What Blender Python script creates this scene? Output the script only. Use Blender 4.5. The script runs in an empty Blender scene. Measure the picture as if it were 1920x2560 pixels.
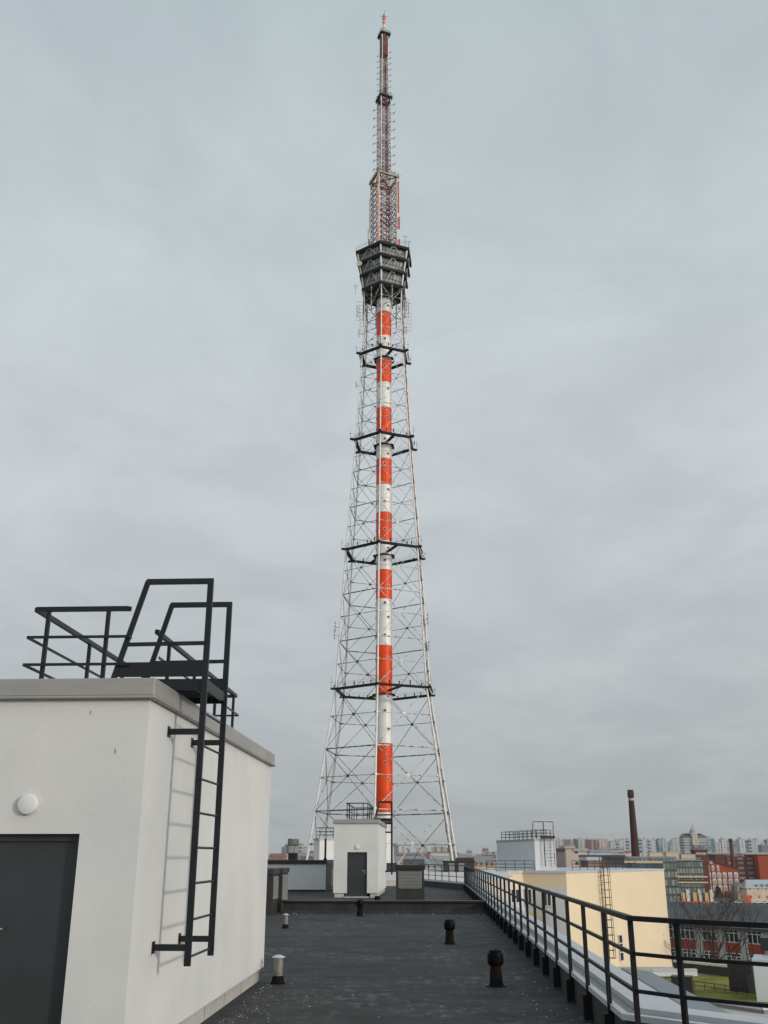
import bpy, math, random
from mathutils import Vector, Matrix
random.seed(7)
R = math.radians
scn = bpy.context.scene
col = scn.collection

# ------------------------------------------------------------------ camera
F = 2420.0                      # focal length in photo pixels (photo 1920x2560)
PITCH = math.atan(858 / F)
YAW = R(2.609)
EYE = Vector((0, 0, 1.9))
cam_d = bpy.data.cameras.new('camera')
cam = bpy.data.objects.new('camera', cam_d)
col.objects.link(cam)
cam.location = EYE
cam.rotation_euler = (R(90) + PITCH, 0, YAW)
cam_d.sensor_fit = 'VERTICAL'
cam_d.sensor_height = 24
cam_d.lens = 24 * F / 2560
cam_d.clip_start = 0.1
cam_d.clip_end = 20000
scn.camera = cam

# ------------------------------------------------------------------ sky, sun, exposure
SUN_AZ, SUN_EL = R(-36), R(13)
SUN = Vector((math.cos(SUN_EL) * math.cos(SUN_AZ), math.cos(SUN_EL) * math.sin(SUN_AZ), math.sin(SUN_EL)))
w = bpy.data.worlds.new('World')
scn.world = w
w.use_nodes = True
nt = w.node_tree
nt.nodes.clear()
N = nt.nodes.new
L = nt.links.new
out = N('ShaderNodeOutputWorld')
sky = N('ShaderNodeTexSky')
sky.sky_type = 'NISHITA'
sky.sun_disc = False
sky.sun_elevation = SUN_EL
sky.sun_rotation = R(126)
bg1 = N('ShaderNodeBackground')
bg1.inputs[1].default_value = 0.06
L(sky.outputs[0], bg1.inputs[0])
tc = N('ShaderNodeTexCoord')
sep = N('ShaderNodeSeparateXYZ')
L(tc.outputs['Generated'], sep.inputs[0])
# cloud deck seen in perspective: direction divided by its height
ab = N('ShaderNodeMath'); ab.operation = 'ABSOLUTE'; L(sep.outputs[2], ab.inputs[0])
ad = N('ShaderNodeMath'); ad.operation = 'ADD'; ad.inputs[1].default_value = 0.22; L(ab.outputs[0], ad.inputs[0])
dx = N('ShaderNodeMath'); dx.operation = 'DIVIDE'; L(sep.outputs[0], dx.inputs[0]); L(ad.outputs[0], dx.inputs[1])
dy = N('ShaderNodeMath'); dy.operation = 'DIVIDE'; L(sep.outputs[1], dy.inputs[0]); L(ad.outputs[0], dy.inputs[1])
cmb = N('ShaderNodeCombineXYZ'); L(dx.outputs[0], cmb.inputs[0]); L(dy.outputs[0], cmb.inputs[1])
n1 = N('ShaderNodeTexNoise'); n1.inputs['Scale'].default_value = 2.3; n1.inputs['Detail'].default_value = 10; n1.inputs['Roughness'].default_value = 0.6
n1.inputs['Distortion'].default_value = 0.35
L(cmb.outputs[0], n1.inputs['Vector'])
rmp = N('ShaderNodeValToRGB')
rmp.color_ramp.interpolation = 'EASE'
els = rmp.color_ramp.elements
els[0].position = 0.32; els[0].color = (0.915, 0.92, 0.93, 1)
els[1].position = 0.72; els[1].color = (1.09, 1.09, 1.085, 1)
L(n1.outputs[0], rmp.inputs[0])
grad = N('ShaderNodeValToRGB')
ge = grad.color_ramp.elements
ge[0].position = 0.0; ge[0].color = (0.43, 0.455, 0.465, 1)
ge[1].position = 0.82; ge[1].color = (0.46, 0.55, 0.575, 1)
e = ge.new(0.10); e.color = (0.50, 0.53, 0.545, 1)
e = ge.new(0.32); e.color = (0.585, 0.63, 0.65, 1)
e = ge.new(0.55); e.color = (0.585, 0.645, 0.675, 1)
L(ab.outputs[0], grad.inputs[0])
mul = N('ShaderNodeMix'); mul.data_type = 'RGBA'; mul.blend_type = 'MULTIPLY'; mul.inputs[0].default_value = 1.0
L(grad.outputs[0], mul.inputs[6]); L(rmp.outputs[0], mul.inputs[7])
# broad glow of the sun behind the cloud
dot = N('ShaderNodeVectorMath'); dot.operation = 'DOT_PRODUCT'; dot.inputs[1].default_value = SUN
L(tc.outputs['Generated'], dot.inputs[0])
mx = N('ShaderNodeMath'); mx.operation = 'MAXIMUM'; mx.inputs[1].default_value = 0; L(dot.outputs['Value'], mx.inputs[0])
pw = N('ShaderNodeMath'); pw.operation = 'POWER'; pw.inputs[1].default_value = 3.0; L(mx.outputs[0], pw.inputs[0])
gl = N('ShaderNodeMix'); gl.data_type = 'RGBA'; gl.blend_type = 'ADD'; gl.inputs[7].default_value = (1.0, 0.93, 0.82, 1)
L(pw.outputs[0], gl.inputs[0]); L(mul.outputs[2], gl.inputs[6])
bg2 = N('ShaderNodeBackground'); bg2.inputs[1].default_value = 1.0
L(gl.outputs[2], bg2.inputs[0])
mixs = N('ShaderNodeMixShader'); mixs.inputs[0].default_value = 0.93
L(bg1.outputs[0], mixs.inputs[1]); L(bg2.outputs[0], mixs.inputs[2])
L(mixs.outputs[0], out.inputs[0])

sd = bpy.data.lights.new('sun', 'SUN')
sun = bpy.data.objects.new('sun', sd)
col.objects.link(sun)
sd.energy = 1.5
sd.angle = R(5)
sd.color = (1.0, 0.93, 0.83)
sun.rotation_euler = SUN.to_track_quat('Z', 'Y').to_euler()
sun.location = (30, -30, 40)
vs = scn.view_settings
vs.view_transform = 'Standard'
vs.look = 'None'
vs.exposure = 0.0
vs.gamma = 1.0
vs.use_curve_mapping = False

# ------------------------------------------------------------------ place measuring
def at(u, v, Y):
    """world point seen at photo pixel (u, v) at forward distance Y"""
    x = (u - 960) / F; y = -(v - 1280) / F
    s, c = math.sin(PITCH), math.cos(PITCH)
    X0, Y0, Z0 = x, c - s * y, s + c * y
    X1 = X0 * math.cos(YAW) - Y0 * math.sin(YAW)
    Y1 = X0 * math.sin(YAW) + Y0 * math.cos(YAW)
    t = Y / Y1
    return Vector((X1 * t, Y, EYE.z + Z0 * t))

# ------------------------------------------------------------------ mesh building
class MB:
    def __init__(s): s.v = []; s.f = []; s.m = []
    def add(s, vs_, fs, mi=0):
        o = len(s.v); s.v += [tuple(p) for p in vs_]
        for f in fs: s.f.append([o + i for i in f]); s.m.append(mi)
        return s
    def box(s, a, b, mi=0):
        x0, y0, z0 = a; x1, y1, z1 = b
        return s.add([(x0, y0, z0), (x1, y0, z0), (x1, y1, z0), (x0, y1, z0), (x0, y0, z1), (x1, y0, z1), (x1, y1, z1), (x0, y1, z1)],
                     [(0, 3, 2, 1), (4, 5, 6, 7), (0, 1, 5, 4), (1, 2, 6, 5), (2, 3, 7, 6), (3, 0, 4, 7)], mi)
    def frame(s, p, q, up=(0, 0, 1)):
        p, q = Vector(p), Vector(q); d = (q - p).normalized(); u = Vector(up)
        if abs(d.dot(u)) > 0.98: u = Vector((0, 1, 0))
        a = d.cross(u).normalized(); b = a.cross(d).normalized()
        return p, q, a, b
    def bar(s, p, q, wd, ht=None, up=(0, 0, 1), mi=0):
        ht = ht or wd
        p, q, a, b = s.frame(p, q, up)
        vs_ = [o + a * sx * wd / 2 + b * sy * ht / 2 for o in (p, q) for sx, sy in ((-1, -1), (1, -1), (1, 1), (-1, 1))]
        return s.add(vs_, [(0, 3, 2, 1), (4, 5, 6, 7), (0, 1, 5, 4), (1, 2, 6, 5), (2, 3, 7, 6), (3, 0, 4, 7)], mi)
    def tube(s, p, q, r, n=8, r2=None, mi=0):
        r2 = r if r2 is None else r2
        p, q, a, b = s.frame(p, q)
        vs_ = []
        for o, rr in ((p, r), (q, r2)):
            for k in range(n):
                t = 2 * math.pi * k / n
                vs_.append(o + a * math.cos(t) * rr + b * math.sin(t) * rr)
        fs = [(k, k + n, (k + 1) % n + n, (k + 1) % n) for k in range(n)]
        fs += [tuple(range(n)), tuple(range(2 * n - 1, n - 1, -1))]
        return s.add(vs_, fs, mi)
    def lathe(s, prof, c=(0, 0, 0), n=24, mis=None):
        cx, cy, cz = c; vs_ = []
        for r, z in prof:
            for k in range(n):
                t = 2 * math.pi * k / n
                vs_.append((cx + r * math.cos(t), cy + r * math.sin(t), cz + z))
        o = len(s.v); s.v += vs_
        for i in range(len(prof) - 1):
            for k in range(n):
                a = i * n + k; b = i * n + (k + 1) % n
                s.f.append([o + a, o + b, o + b + n, o + a + n]); s.m.append(mis[i] if mis else 0)
        s.f.append([o + k for k in reversed(range(n))]); s.m.append(mis[0] if mis else 0)
        s.f.append([o + (len(prof) - 1) * n + k for k in range(n)]); s.m.append(mis[-1] if mis else 0)
        return s
    def prism(s, poly, z0, z1, mi=0, mtop=None):
        n = len(poly)
        ar = sum(poly[i][0] * poly[(i + 1) % n][1] - poly[(i + 1) % n][0] * poly[i][1] for i in range(n))
        if ar < 0: poly = poly[::-1]
        o = len(s.v)
        s.v += [(x, y, z0) for x, y in poly] + [(x, y, z1) for x, y in poly]
        for k in range(n):
            s.f.append([o + k, o + (k + 1) % n, o + (k + 1) % n + n, o + k + n]); s.m.append(mi)
        s.f.append([o + k for k in reversed(range(n))]); s.m.append(mi)
        s.f.append([o + n + k for k in range(n)]); s.m.append(mi if mtop is None else mtop)
        return s
    def build(s, name, mats, parent=None, smooth=False, bevel=0, M=None):
        me = bpy.data.meshes.new(name)
        vs_ = s.v if M is None else [tuple(M @ Vector(p)) for p in s.v]
        me.from_pydata(vs_, [], s.f)
        if not isinstance(mats, (list, tuple)): mats = [mats]
        for m in mats: me.materials.append(m)
        for p, mi in zip(me.polygons, s.m): p.material_index = min(mi, len(mats) - 1)
        if smooth:
            for p in me.polygons: p.use_smooth = True
        me.update()
        ob = bpy.data.objects.new(name, me)
        col.objects.link(ob)
        if parent is not None: ob.parent = parent
        if bevel:
            b = ob.modifiers.new('bevel', 'BEVEL'); b.width = bevel; b.segments = 2; b.limit_method = 'ANGLE'
        if smooth:
            try:
                es = ob.modifiers.new('edges', 'EDGE_SPLIT'); es.split_angle = R(35)
            except Exception: pass
        return ob

def tag(o, label, cat, group=None, kind=None):
    if label: o['label'] = label
    if cat: o['category'] = cat
    if group: o['group'] = group
    if kind: o['kind'] = kind
    return o

def thing(name, label, cat, loc=(0, 0, 0), rz=0, group=None):
    o = bpy.data.objects.new(name, None); col.objects.link(o)
    o.location = loc; o.rotation_euler = (0, 0, rz); o.empty_display_size = 0.5
    return tag(o, label, cat, group)

def struct(o): o['kind'] = 'structure'; return o

def copy_tree(o, parent=None):
    c = o.copy(); col.objects.link(c)
    if parent is not None: c.parent = parent
    for ch in list(o.children): copy_tree(ch, c)
    return c

# ------------------------------------------------------------------ materials
def mat(name, c, rough=0.8, metal=0.0, var=0.08, scale=3.0, bump=0.0, bscale=60, c2=None, lo=0.35, hi=0.65, coord='Object', stretch=(1, 1, 1), spec=0.5):
    m = bpy.data.materials.new(name); m.use_nodes = True
    t = m.node_tree; b = t.nodes['Principled BSDF']
    b.inputs['Roughness'].default_value = rough; b.inputs['Metallic'].default_value = metal
    b.inputs['Specular IOR Level'].default_value = spec
    co = t.nodes.new('ShaderNodeTexCoord'); mp = t.nodes.new('ShaderNodeMapping')
    mp.inputs['Scale'].default_value = stretch
    t.links.new(co.outputs[coord], mp.inputs[0])
    n = t.nodes.new('ShaderNodeTexNoise'); n.inputs['Scale'].default_value = scale; n.inputs['Detail'].default_value = 6; n.inputs['Roughness'].default_value = 0.6
    t.links.new(mp.outputs[0], n.inputs['Vector'])
    r = t.nodes.new('ShaderNodeValToRGB')
    r.color_ramp.elements[0].position = lo; r.color_ramp.elements[1].position = hi
    if c2 is None:
        r.color_ramp.elements[0].color = (*[x * (1 - var) for x in c], 1)
        r.color_ramp.elements[1].color = (*[min(1, x * (1 + var)) for x in c], 1)
    else:
        r.color_ramp.elements[0].color = (*c, 1); r.color_ramp.elements[1].color = (*c2, 1)
    t.links.new(n.outputs[0], r.inputs[0]); t.links.new(r.outputs[0], b.inputs['Base Color'])
    if bump:
        n2 = t.nodes.new('ShaderNodeTexNoise'); n2.inputs['Scale'].default_value = bscale; n2.inputs['Detail'].default_value = 3
        t.links.new(co.outputs[coord], n2.inputs['Vector'])
        bp = t.nodes.new('ShaderNodeBump'); bp.inputs['Strength'].default_value = bump; bp.inputs['Distance'].default_value = 0.01
        t.links.new(n2.outputs[0], bp.inputs['Height']); t.links.new(bp.outputs[0], b.inputs['Normal'])
    return m

def fmat(name, wall, win, px=3.0, pz=3.0, fx=0.5, fz=0.5, rough=0.8, wrough=0.4, ox=0.0, oz=0.0, var=0.12):
    """facade: wall with a grid of windows, in object space (one storey = pz metres)"""
    m = bpy.data.materials.new(name); m.use_nodes = True
    t = m.node_tree; b = t.nodes['Principled BSDF']; nn = t.nodes.new; lk = t.links.new
    co = nn('ShaderNodeTexCoord'); sp = nn('ShaderNodeSeparateXYZ'); lk(co.outputs['Object'], sp.inputs[0])
    def mth(op, a, v=None, bb=None):
        x = nn('ShaderNodeMath'); x.operation = op; lk(a, x.inputs[0])
        if bb is not None: lk(bb, x.inputs[1])
        elif v is not None: x.inputs[1].default_value = v
        return x.outputs[0]
    s_ = mth('ADD', sp.outputs[0], bb=sp.outputs[1])
    s_ = mth('ADD', s_, 500 + ox)
    fxn = mth('FRACT', mth('DIVIDE', s_, px)); fzn = mth('FRACT', mth('DIVIDE', mth('ADD', sp.outputs[2], 300 + oz), pz))
    a = mth('LESS_THAN', fxn, fx); c = mth('LESS_THAN', fzn, fz)
    k = mth('MULTIPLY', a, bb=c)
    nz = nn('ShaderNodeTexNoise'); nz.inputs['Scale'].default_value = 0.35; nz.inputs['Detail'].default_value = 5
    lk(co.outputs['Object'], nz.inputs['Vector'])
    rr = nn('ShaderNodeValToRGB'); rr.color_ramp.elements[0].position = 0.35; rr.color_ramp.elements[1].position = 0.65
    rr.color_ramp.elements[0].color = (*[x * (1 - var) for x in wall], 1); rr.color_ramp.elements[1].color = (*[min(1, x * (1 + var)) for x in wall], 1)
    lk(nz.outputs[0], rr.inputs[0])
    wn = nn('ShaderNodeTexWhiteNoise'); wn.noise_dimensions = '2D'
    cb = nn('ShaderNodeCombineXYZ'); lk(mth('FLOOR', mth('DIVIDE', s_, px)), cb.inputs[0]); lk(mth('FLOOR', mth('DIVIDE', mth('ADD', sp.outputs[2], 300 + oz), pz)), cb.inputs[1])
    lk(cb.outputs[0], wn.inputs['Vector'])
    wr = nn('ShaderNodeValToRGB'); wr.color_ramp.elements[0].color = (*[x * 0.6 for x in win], 1); wr.color_ramp.elements[1].color = (*[min(1, x * 1.6) for x in win], 1)
    lk(wn.outputs[0], wr.inputs[0])
    mixc = nn('ShaderNodeMix'); mixc.data_type = 'RGBA'; lk(k, mixc.inputs[0]); lk(rr.outputs[0], mixc.inputs[6]); lk(wr.outputs[0], mixc.inputs[7])
    lk(mixc.outputs[2], b.inputs['Base Color'])
    b.inputs['Roughness'].default_value = rough
    return m

render = mat('white_render', (0.655, 0.652, 0.64), 0.9, var=0.03, scale=1.2, bump=0.45, bscale=130)
def weather(m, amt=0.10, top=3.36):
    t = m.node_tree; b = t.nodes['Principled BSDF']; src = b.inputs['Base Color'].links[0].from_socket
    co = t.nodes.new('ShaderNodeTexCoord'); mp = t.nodes.new('ShaderNodeMapping'); mp.inputs['Scale'].default_value = (2.2, 2.2, 0.25)
    t.links.new(co.outputs['Object'], mp.inputs[0])
    n = t.nodes.new('ShaderNodeTexNoise'); n.inputs['Scale'].default_value = 1.0; n.inputs['Detail'].default_value = 5; t.links.new(mp.outputs[0], n.inputs['Vector'])
    r = t.nodes.new('ShaderNodeValToRGB'); r.color_ramp.elements[0].position = 0.42; r.color_ramp.elements[1].position = 0.62
    r.color_ramp.elements[0].color = (1, 1, 1, 1); r.color_ramp.elements[1].color = (1 - amt, 1 - amt * 0.95, 1 - amt * 0.85, 1); t.links.new(n.outputs[0], r.inputs[0])
    n2 = t.nodes.new('ShaderNodeTexNoise'); n2.inputs['Scale'].default_value = 0.7; n2.inputs['Detail'].default_value = 6; t.links.new(co.outputs['Object'], n2.inputs['Vector'])
    r2 = t.nodes.new('ShaderNodeValToRGB'); r2.color_ramp.elements[0].position = 0.35; r2.color_ramp.elements[1].position = 0.65
    r2.color_ramp.elements[0].color = (0.93, 0.94, 0.96, 1); r2.color_ramp.elements[1].color = (1.03, 1.02, 1.0, 1); t.links.new(n2.outputs[0], r2.inputs[0])
    m1 = t.nodes.new('ShaderNodeMix'); m1.data_type = 'RGBA'; m1.blend_type = 'MULTIPLY'; m1.inputs[0].default_value = 1
    m2 = t.nodes.new('ShaderNodeMix'); m2.data_type = 'RGBA'; m2.blend_type = 'MULTIPLY'; m2.inputs[0].default_value = 1
    t.links.new(src, m1.inputs[6]); t.links.new(r.outputs[0], m1.inputs[7]); t.links.new(m1.outputs[2], m2.inputs[6]); t.links.new(r2.outputs[0], m2.inputs[7])
    t.links.new(m2.outputs[2], b.inputs['Base Color']); return m
weather(render, 0.022)
render_cool = mat('white_render_cool', (0.62, 0.64, 0.66), 0.9, var=0.03, scale=1.0, bump=0.2, bscale=120)
fascia = mat('fascia_metal', (0.36, 0.345, 0.325), 0.42, metal=0.3, var=0.07, scale=1.5, stretch=(1, 1, 4))
plinth_m = mat('plinth_tile', (0.47, 0.45, 0.42), 0.7, var=0.08, scale=6)
dark_metal = mat('dark_grey_paint', (0.011, 0.013, 0.017), 0.42, var=0.2, scale=5, spec=0.3, bump=0.1, bscale=40)
rail_metal = mat('railing_paint', (0.010, 0.010, 0.013), 0.5, var=0.25, scale=5, spec=0.22, bump=0.15, bscale=40)
door_m = mat('door_paint', (0.036, 0.040, 0.043), 0.42, var=0.15, scale=1.2, spec=0.4)
steel = mat('steel', (0.55, 0.55, 0.54), 0.28, metal=0.9, var=0.1, scale=4)
galv = mat('galvanised_steel', (0.24, 0.225, 0.20), 0.6, metal=0.4, var=0.35, scale=9)
lamp_m = mat('opal_glass', (0.68, 0.69, 0.68), 0.3, var=0.02)
rubber = mat('black_bitumen_boot', (0.007, 0.006, 0.006), 0.8, var=0.3, scale=12, spec=0.12)
plastic_b = mat('black_vent_plastic', (0.006, 0.004, 0.004), 0.4, var=0.2, scale=6, spec=0.08)
coping_m = mat('coping_metal', (0.50, 0.525, 0.56), 0.5, metal=0.15, var=0.05, scale=1.2)
coping_warm = mat('coping_warm', (0.62, 0.57, 0.52), 0.55, var=0.06, scale=0.6)
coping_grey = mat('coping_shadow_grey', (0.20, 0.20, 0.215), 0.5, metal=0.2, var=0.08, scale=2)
black_cap = mat('black_cap_metal', (0.013, 0.012, 0.014), 0.45, metal=0.0, var=0.15, scale=3)
vent_brown = mat('vent_box_brown', (0.027, 0.023, 0.020), 0.55, var=0.15, scale=3)
vent_dark = mat('vent_box_dark', (0.024, 0.025, 0.027), 0.6, var=0.3, scale=2)
louver_m = mat('louver_grey', (0.20, 0.20, 0.195), 0.5, var=0.08, scale=4)
cream = mat('cream_render', (0.73, 0.60, 0.42), 0.9, var=0.03, scale=0.25, bump=0.1, bscale=20)
weather(fascia, 0.06)
glass_d = mat('dark_window_glass', (0.025, 0.03, 0.035), 0.12, var=0.2, scale=0.8)
win_white = mat('window_frame_white', (0.62, 0.63, 0.64), 0.5, var=0.03)
white_steel = mat('tower_white_paint', (0.74, 0.72, 0.70), 0.5, scale=0.55, c2=(0.30, 0.25, 0.22), lo=0.56, hi=0.75)
brace_sunlit = mat('brace_sunlit', (0.10, 0.09, 0.09), 0.5, scale=0.9, c2=(0.62, 0.59, 0.57), lo=0.40, hi=0.52)  # paler copy of the brace colour, sunlight painted in for the sun-facing panels
brace_dark = mat('brace_dark', (0.05, 0.045, 0.047), 0.6, scale=0.9, c2=(0.42, 0.40, 0.39), lo=0.44, hi=0.58, spec=0.25)  # darker copy with shade painted in for the other panels; railings reuse it
tw_white = mat('shaft_white', (0.76, 0.75, 0.72), 0.4, var=0.05, scale=0.3)
tw_red = mat('shaft_red', (0.80, 0.068, 0.004), 0.4, var=0.08, scale=0.35, spec=0.25)
tw_dark = mat('platform_dark', (0.010, 0.012, 0.012), 0.7, scale=0.8, var=0.4, spec=0.2)
rust = mat('rusty_ladder', (0.16, 0.075, 0.05), 0.8, scale=1.2, c2=(0.36, 0.30, 0.28), lo=0.45, hi=0.6)
mast_red = mat('mast_red', (0.15, 0.014, 0.012), 0.6, scale=0.24, c2=(0.40, 0.35, 0.30), lo=0.52, hi=0.58, stretch=(0.3, 0.3, 1), spec=0.2)
mast_wh = mat('mast_white', (0.60, 0.56, 0.50), 0.6, var=0.2, scale=0.5)
ant_red = mat('antenna_red', (0.55, 0.05, 0.03), 0.5, var=0.1)
ant_or = mat('antenna_orange', (0.55, 0.13, 0.04), 0.5, scale=0.6, c2=(0.55, 0.45, 0.4), lo=0.5, hi=0.6)
deck_glass = fmat('deck_glazing', (0.02, 0.022, 0.022), (0.25, 0.26, 0.26), px=1.15, pz=1.9, fx=0.84, fz=0.88)

def brick_mat(name, base, mortar, sc=1.0):
    m = bpy.data.materials.new(name); m.use_nodes = True
    t = m.node_tree; b = t.nodes['Principled BSDF']; b.inputs['Roughness'].default_value = 0.9
    co = t.nodes.new('ShaderNodeTexCoord'); sp = t.nodes.new('ShaderNodeSeparateXYZ'); cb = t.nodes.new('ShaderNodeCombineXYZ')
    ad_ = t.nodes.new('ShaderNodeMath'); t.links.new(co.outputs['Object'], sp.inputs[0])
    t.links.new(sp.outputs[0], ad_.inputs[0]); t.links.new(sp.outputs[1], ad_.inputs[1])
    t.links.new(ad_.outputs[0], cb.inputs[0]); t.links.new(sp.outputs[2], cb.inputs[1])
    br = t.nodes.new('ShaderNodeTexBrick'); br.inputs['Scale'].default_value = sc
    br.inputs['Color1'].default_value = (*base, 1); br.inputs['Color2'].default_value = (*[x * 0.75 for x in base], 1)
    br.inputs['Mortar'].default_value = (*mortar, 1); br.inputs['Mortar Size'].default_value = 0.015
    t.links.new(cb.outputs[0], br.inputs['Vector'])
    n = t.nodes.new('ShaderNodeTexNoise'); n.inputs['Scale'].default_value = 0.4; n.inputs['Detail'].default_value = 5
    t.links.new(co.outputs['Object'], n.inputs['Vector'])
    r = t.nodes.new('ShaderNodeValToRGB'); r.color_ramp.elements[0].color = (0.75, 0.75, 0.75, 1); r.color_ramp.elements[1].color = (1.2, 1.2, 1.2, 1)
    t.links.new(n.outputs[0], r.inputs[0])
    mx_ = t.nodes.new('ShaderNodeMix'); mx_.data_type = 'RGBA'; mx_.blend_type = 'MULTIPLY'; mx_.inputs[0].default_value = 1
    t.links.new(br.outputs[0], mx_.inputs[6]); t.links.new(r.outputs[0], mx_.inputs[7]); t.links.new(mx_.outputs[2], b.inputs['Base Color'])
    return m
brick = brick_mat('red_brick', (0.42, 0.065, 0.028), (0.25, 0.12, 0.09))
brick_dk = brick_mat('dark_brick', (0.15, 0.045, 0.032), (0.13, 0.07, 0.06))
chim_brick = brick_mat('chimney_brick', (0.065, 0.022, 0.016), (0.06, 0.035, 0.03))

# bitumen roof: felt sheets laid across, seams, dried puddle marks, grit
def roof_mat():
    m = bpy.data.materials.new('bitumen_felt'); m.use_nodes = True
    t = m.node_tree; b = t.nodes['Principled BSDF']; nn = t.nodes.new; lk = t.links.new
    co = nn('ShaderNodeTexCoord'); sp = nn('ShaderNodeSeparateXYZ'); lk(co.outputs['Object'], sp.inputs[0])
    def mth(op, a, v=None, bb=None, clamp=False):
        x = nn('ShaderNodeMath'); x.operation = op; x.use_clamp = clamp; lk(a, x.inputs[0])
        if bb is not None: lk(bb, x.inputs[1])
        elif v is not None: x.inputs[1].default_value = v
        return x.outputs[0]
    def noise(sc, det=5, st=(1, 1, 1), ro=0.6):
        mp = nn('ShaderNodeMapping'); mp.inputs['Scale'].default_value = st; lk(co.outputs['Object'], mp.inputs[0])
        n = nn('ShaderNodeTexNoise'); n.inputs['Scale'].default_value = sc; n.inputs['Detail'].default_value = det; n.inputs['Roughness'].default_value = ro
        lk(mp.outputs[0], n.inputs['Vector']); return n.outputs[0]
    def ramp(x, p0, c0, p1, c1):
        r = nn('ShaderNodeValToRGB'); r.color_ramp.elements[0].position = p0; r.color_ramp.elements[0].color = (*c0, 1)
        r.color_ramp.elements[1].position = p1; r.color_ramp.elements[1].color = (*c1, 1); lk(x, r.inputs[0]); return r.outputs[0]
    def mix(f, a, c, bl='MIX'):
        x = nn('ShaderNodeMix'); x.data_type = 'RGBA'; x.blend_type = bl
        if isinstance(f, float): x.inputs[0].default_value = f
        else: lk(f, x.inputs[0])
        lk(a, x.inputs[6])
        if isinstance(c, tuple): x.inputs[7].default_value = (*c, 1)
        else: lk(c, x.inputs[7])
        return x.outputs[2]
    base = ramp(noise(0.8), 0.3, (0.027, 0.0275, 0.0295), 0.7, (0.043, 0.0445, 0.047))
    fine = ramp(noise(170, 2), 0.3, (0.6, 0.6, 0.6), 0.72, (1.6, 1.6, 1.6))
    c = mix(1.0, base, fine, 'MULTIPLY')
    wob = mth('MULTIPLY', noise(0.35, 2), 0.10)
    yy = mth('DIVIDE', mth('ADD', mth('ADD', sp.outputs[1], 100.0), bb=wob), 0.95)
    fr = mth('FRACT', yy)
    # sheet to sheet tone
    wn = nn('ShaderNodeTexWhiteNoise'); wn.noise_dimensions = '1D'; lk(mth('FLOOR', yy), wn.inputs['W'])
    tone = ramp(wn.outputs[0], 0.0, (0.86, 0.86, 0.86), 1.0, (1.14, 1.14, 1.14))
    c = mix(1.0, c, tone, 'MULTIPLY')
    seam = mth('LESS_THAN', fr, 0.045)
    c = mix(mth('MULTIPLY', seam, 0.7), c, (0.014, 0.014, 0.016))
    lip = mth('MULTIPLY', mth('GREATER_THAN', fr, 0.045), bb=mth('LESS_THAN', fr, 0.085))
    c = mix(mth('MULTIPLY', lip, 0.45), c, (0.12, 0.122, 0.125))
    # dried puddle marks
    p = mth('MULTIPLY', ramp(noise(0.45, 4), 0.46, (0, 0, 0), 0.62, (1, 1, 1)), bb=ramp(noise(4.0, 8, (1.3, 0.8, 1), 0.7), 0.50, (0, 0, 0), 0.66, (1, 1, 1)))
    c = mix(mth('MULTIPLY', p, 0.8), c, (0.17, 0.175, 0.18))
    # white specks (droppings, grit)
    vo = nn('ShaderNodeTexVoronoi'); vo.inputs['Scale'].default_value = 2.2; lk(co.outputs['Object'], vo.inputs['Vector'])
    d = mth('SUBTRACT', vo.outputs['Distance'], bb=mth('MULTIPLY', noise(25, 3), 0.13))
    sp_ = mth('LESS_THAN', d, -0.022)
    rnd = nn('ShaderNodeSeparateColor'); lk(vo.outputs['Color'], rnd.inputs[0])
    sp2 = mth('MULTIPLY', sp_, bb=mth('GREATER_THAN', rnd.outputs[0], 0.45))
    c = mix(mth('MULTIPLY', sp2, 0.6), c, (0.42, 0.42, 0.42))
    lk(c, b.inputs['Base Color'])
    ro = ramp(noise(1.4, 5), 0.3, (0.72, 0.72, 0.72), 0.7, (0.95, 0.95, 0.95)); lk(ro, b.inputs['Roughness'])
    h = mth('ADD', mth('MULTIPLY', noise(170, 2), 0.35), bb=mth('MULTIPLY', mth('GREATER_THAN', fr, 0.5), 0.25))
    h = mth('ADD', h, bb=mth('MULTIPLY', noise(2.0, 3), 0.15))
    bp = nn('ShaderNodeBump'); bp.inputs['Strength'].default_value = 0.5; bp.inputs['Distance'].default_value = 0.012
    lk(h, bp.inputs['Height']); lk(bp.outputs[0], b.inputs['Normal']); b.inputs['Specular IOR Level'].default_value = 0.3
    return m
bitumen = roof_mat()
bitumen_up = mat('bitumen_upstand', (0.024, 0.024, 0.025), 0.75, var=0.3, scale=1.6, bump=0.3, bscale=90, stretch=(1.6, 1, 0.5))

# ------------------------------------------------------------------ our building: rooftop
RX = 1.93                               # inner face of the right parapet
MB().prism([(-14, -4), (7.0, -4), (7.0, 6.2), (RX, 11.2), (RX, 59.5), (-0.49, 67.7), (-14, 67.7)], -0.3, 0.0).build('roof_surface', bitumen)
struct(bpy.data.objects['roof_surface'])

bld = thing('apartment_building', 'pale block under our feet, its grey metal coping running along the dark felt roof', 'building', (0, 0, 0))
MB().prism([(-14, -4), (7.3, -4), (7.3, 7.2), (2.45, 11.9), (2.45, 59.7), (0.0, 68), (-14, 68)], -24, -0.31).build('wall', render_cool, bld)

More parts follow.
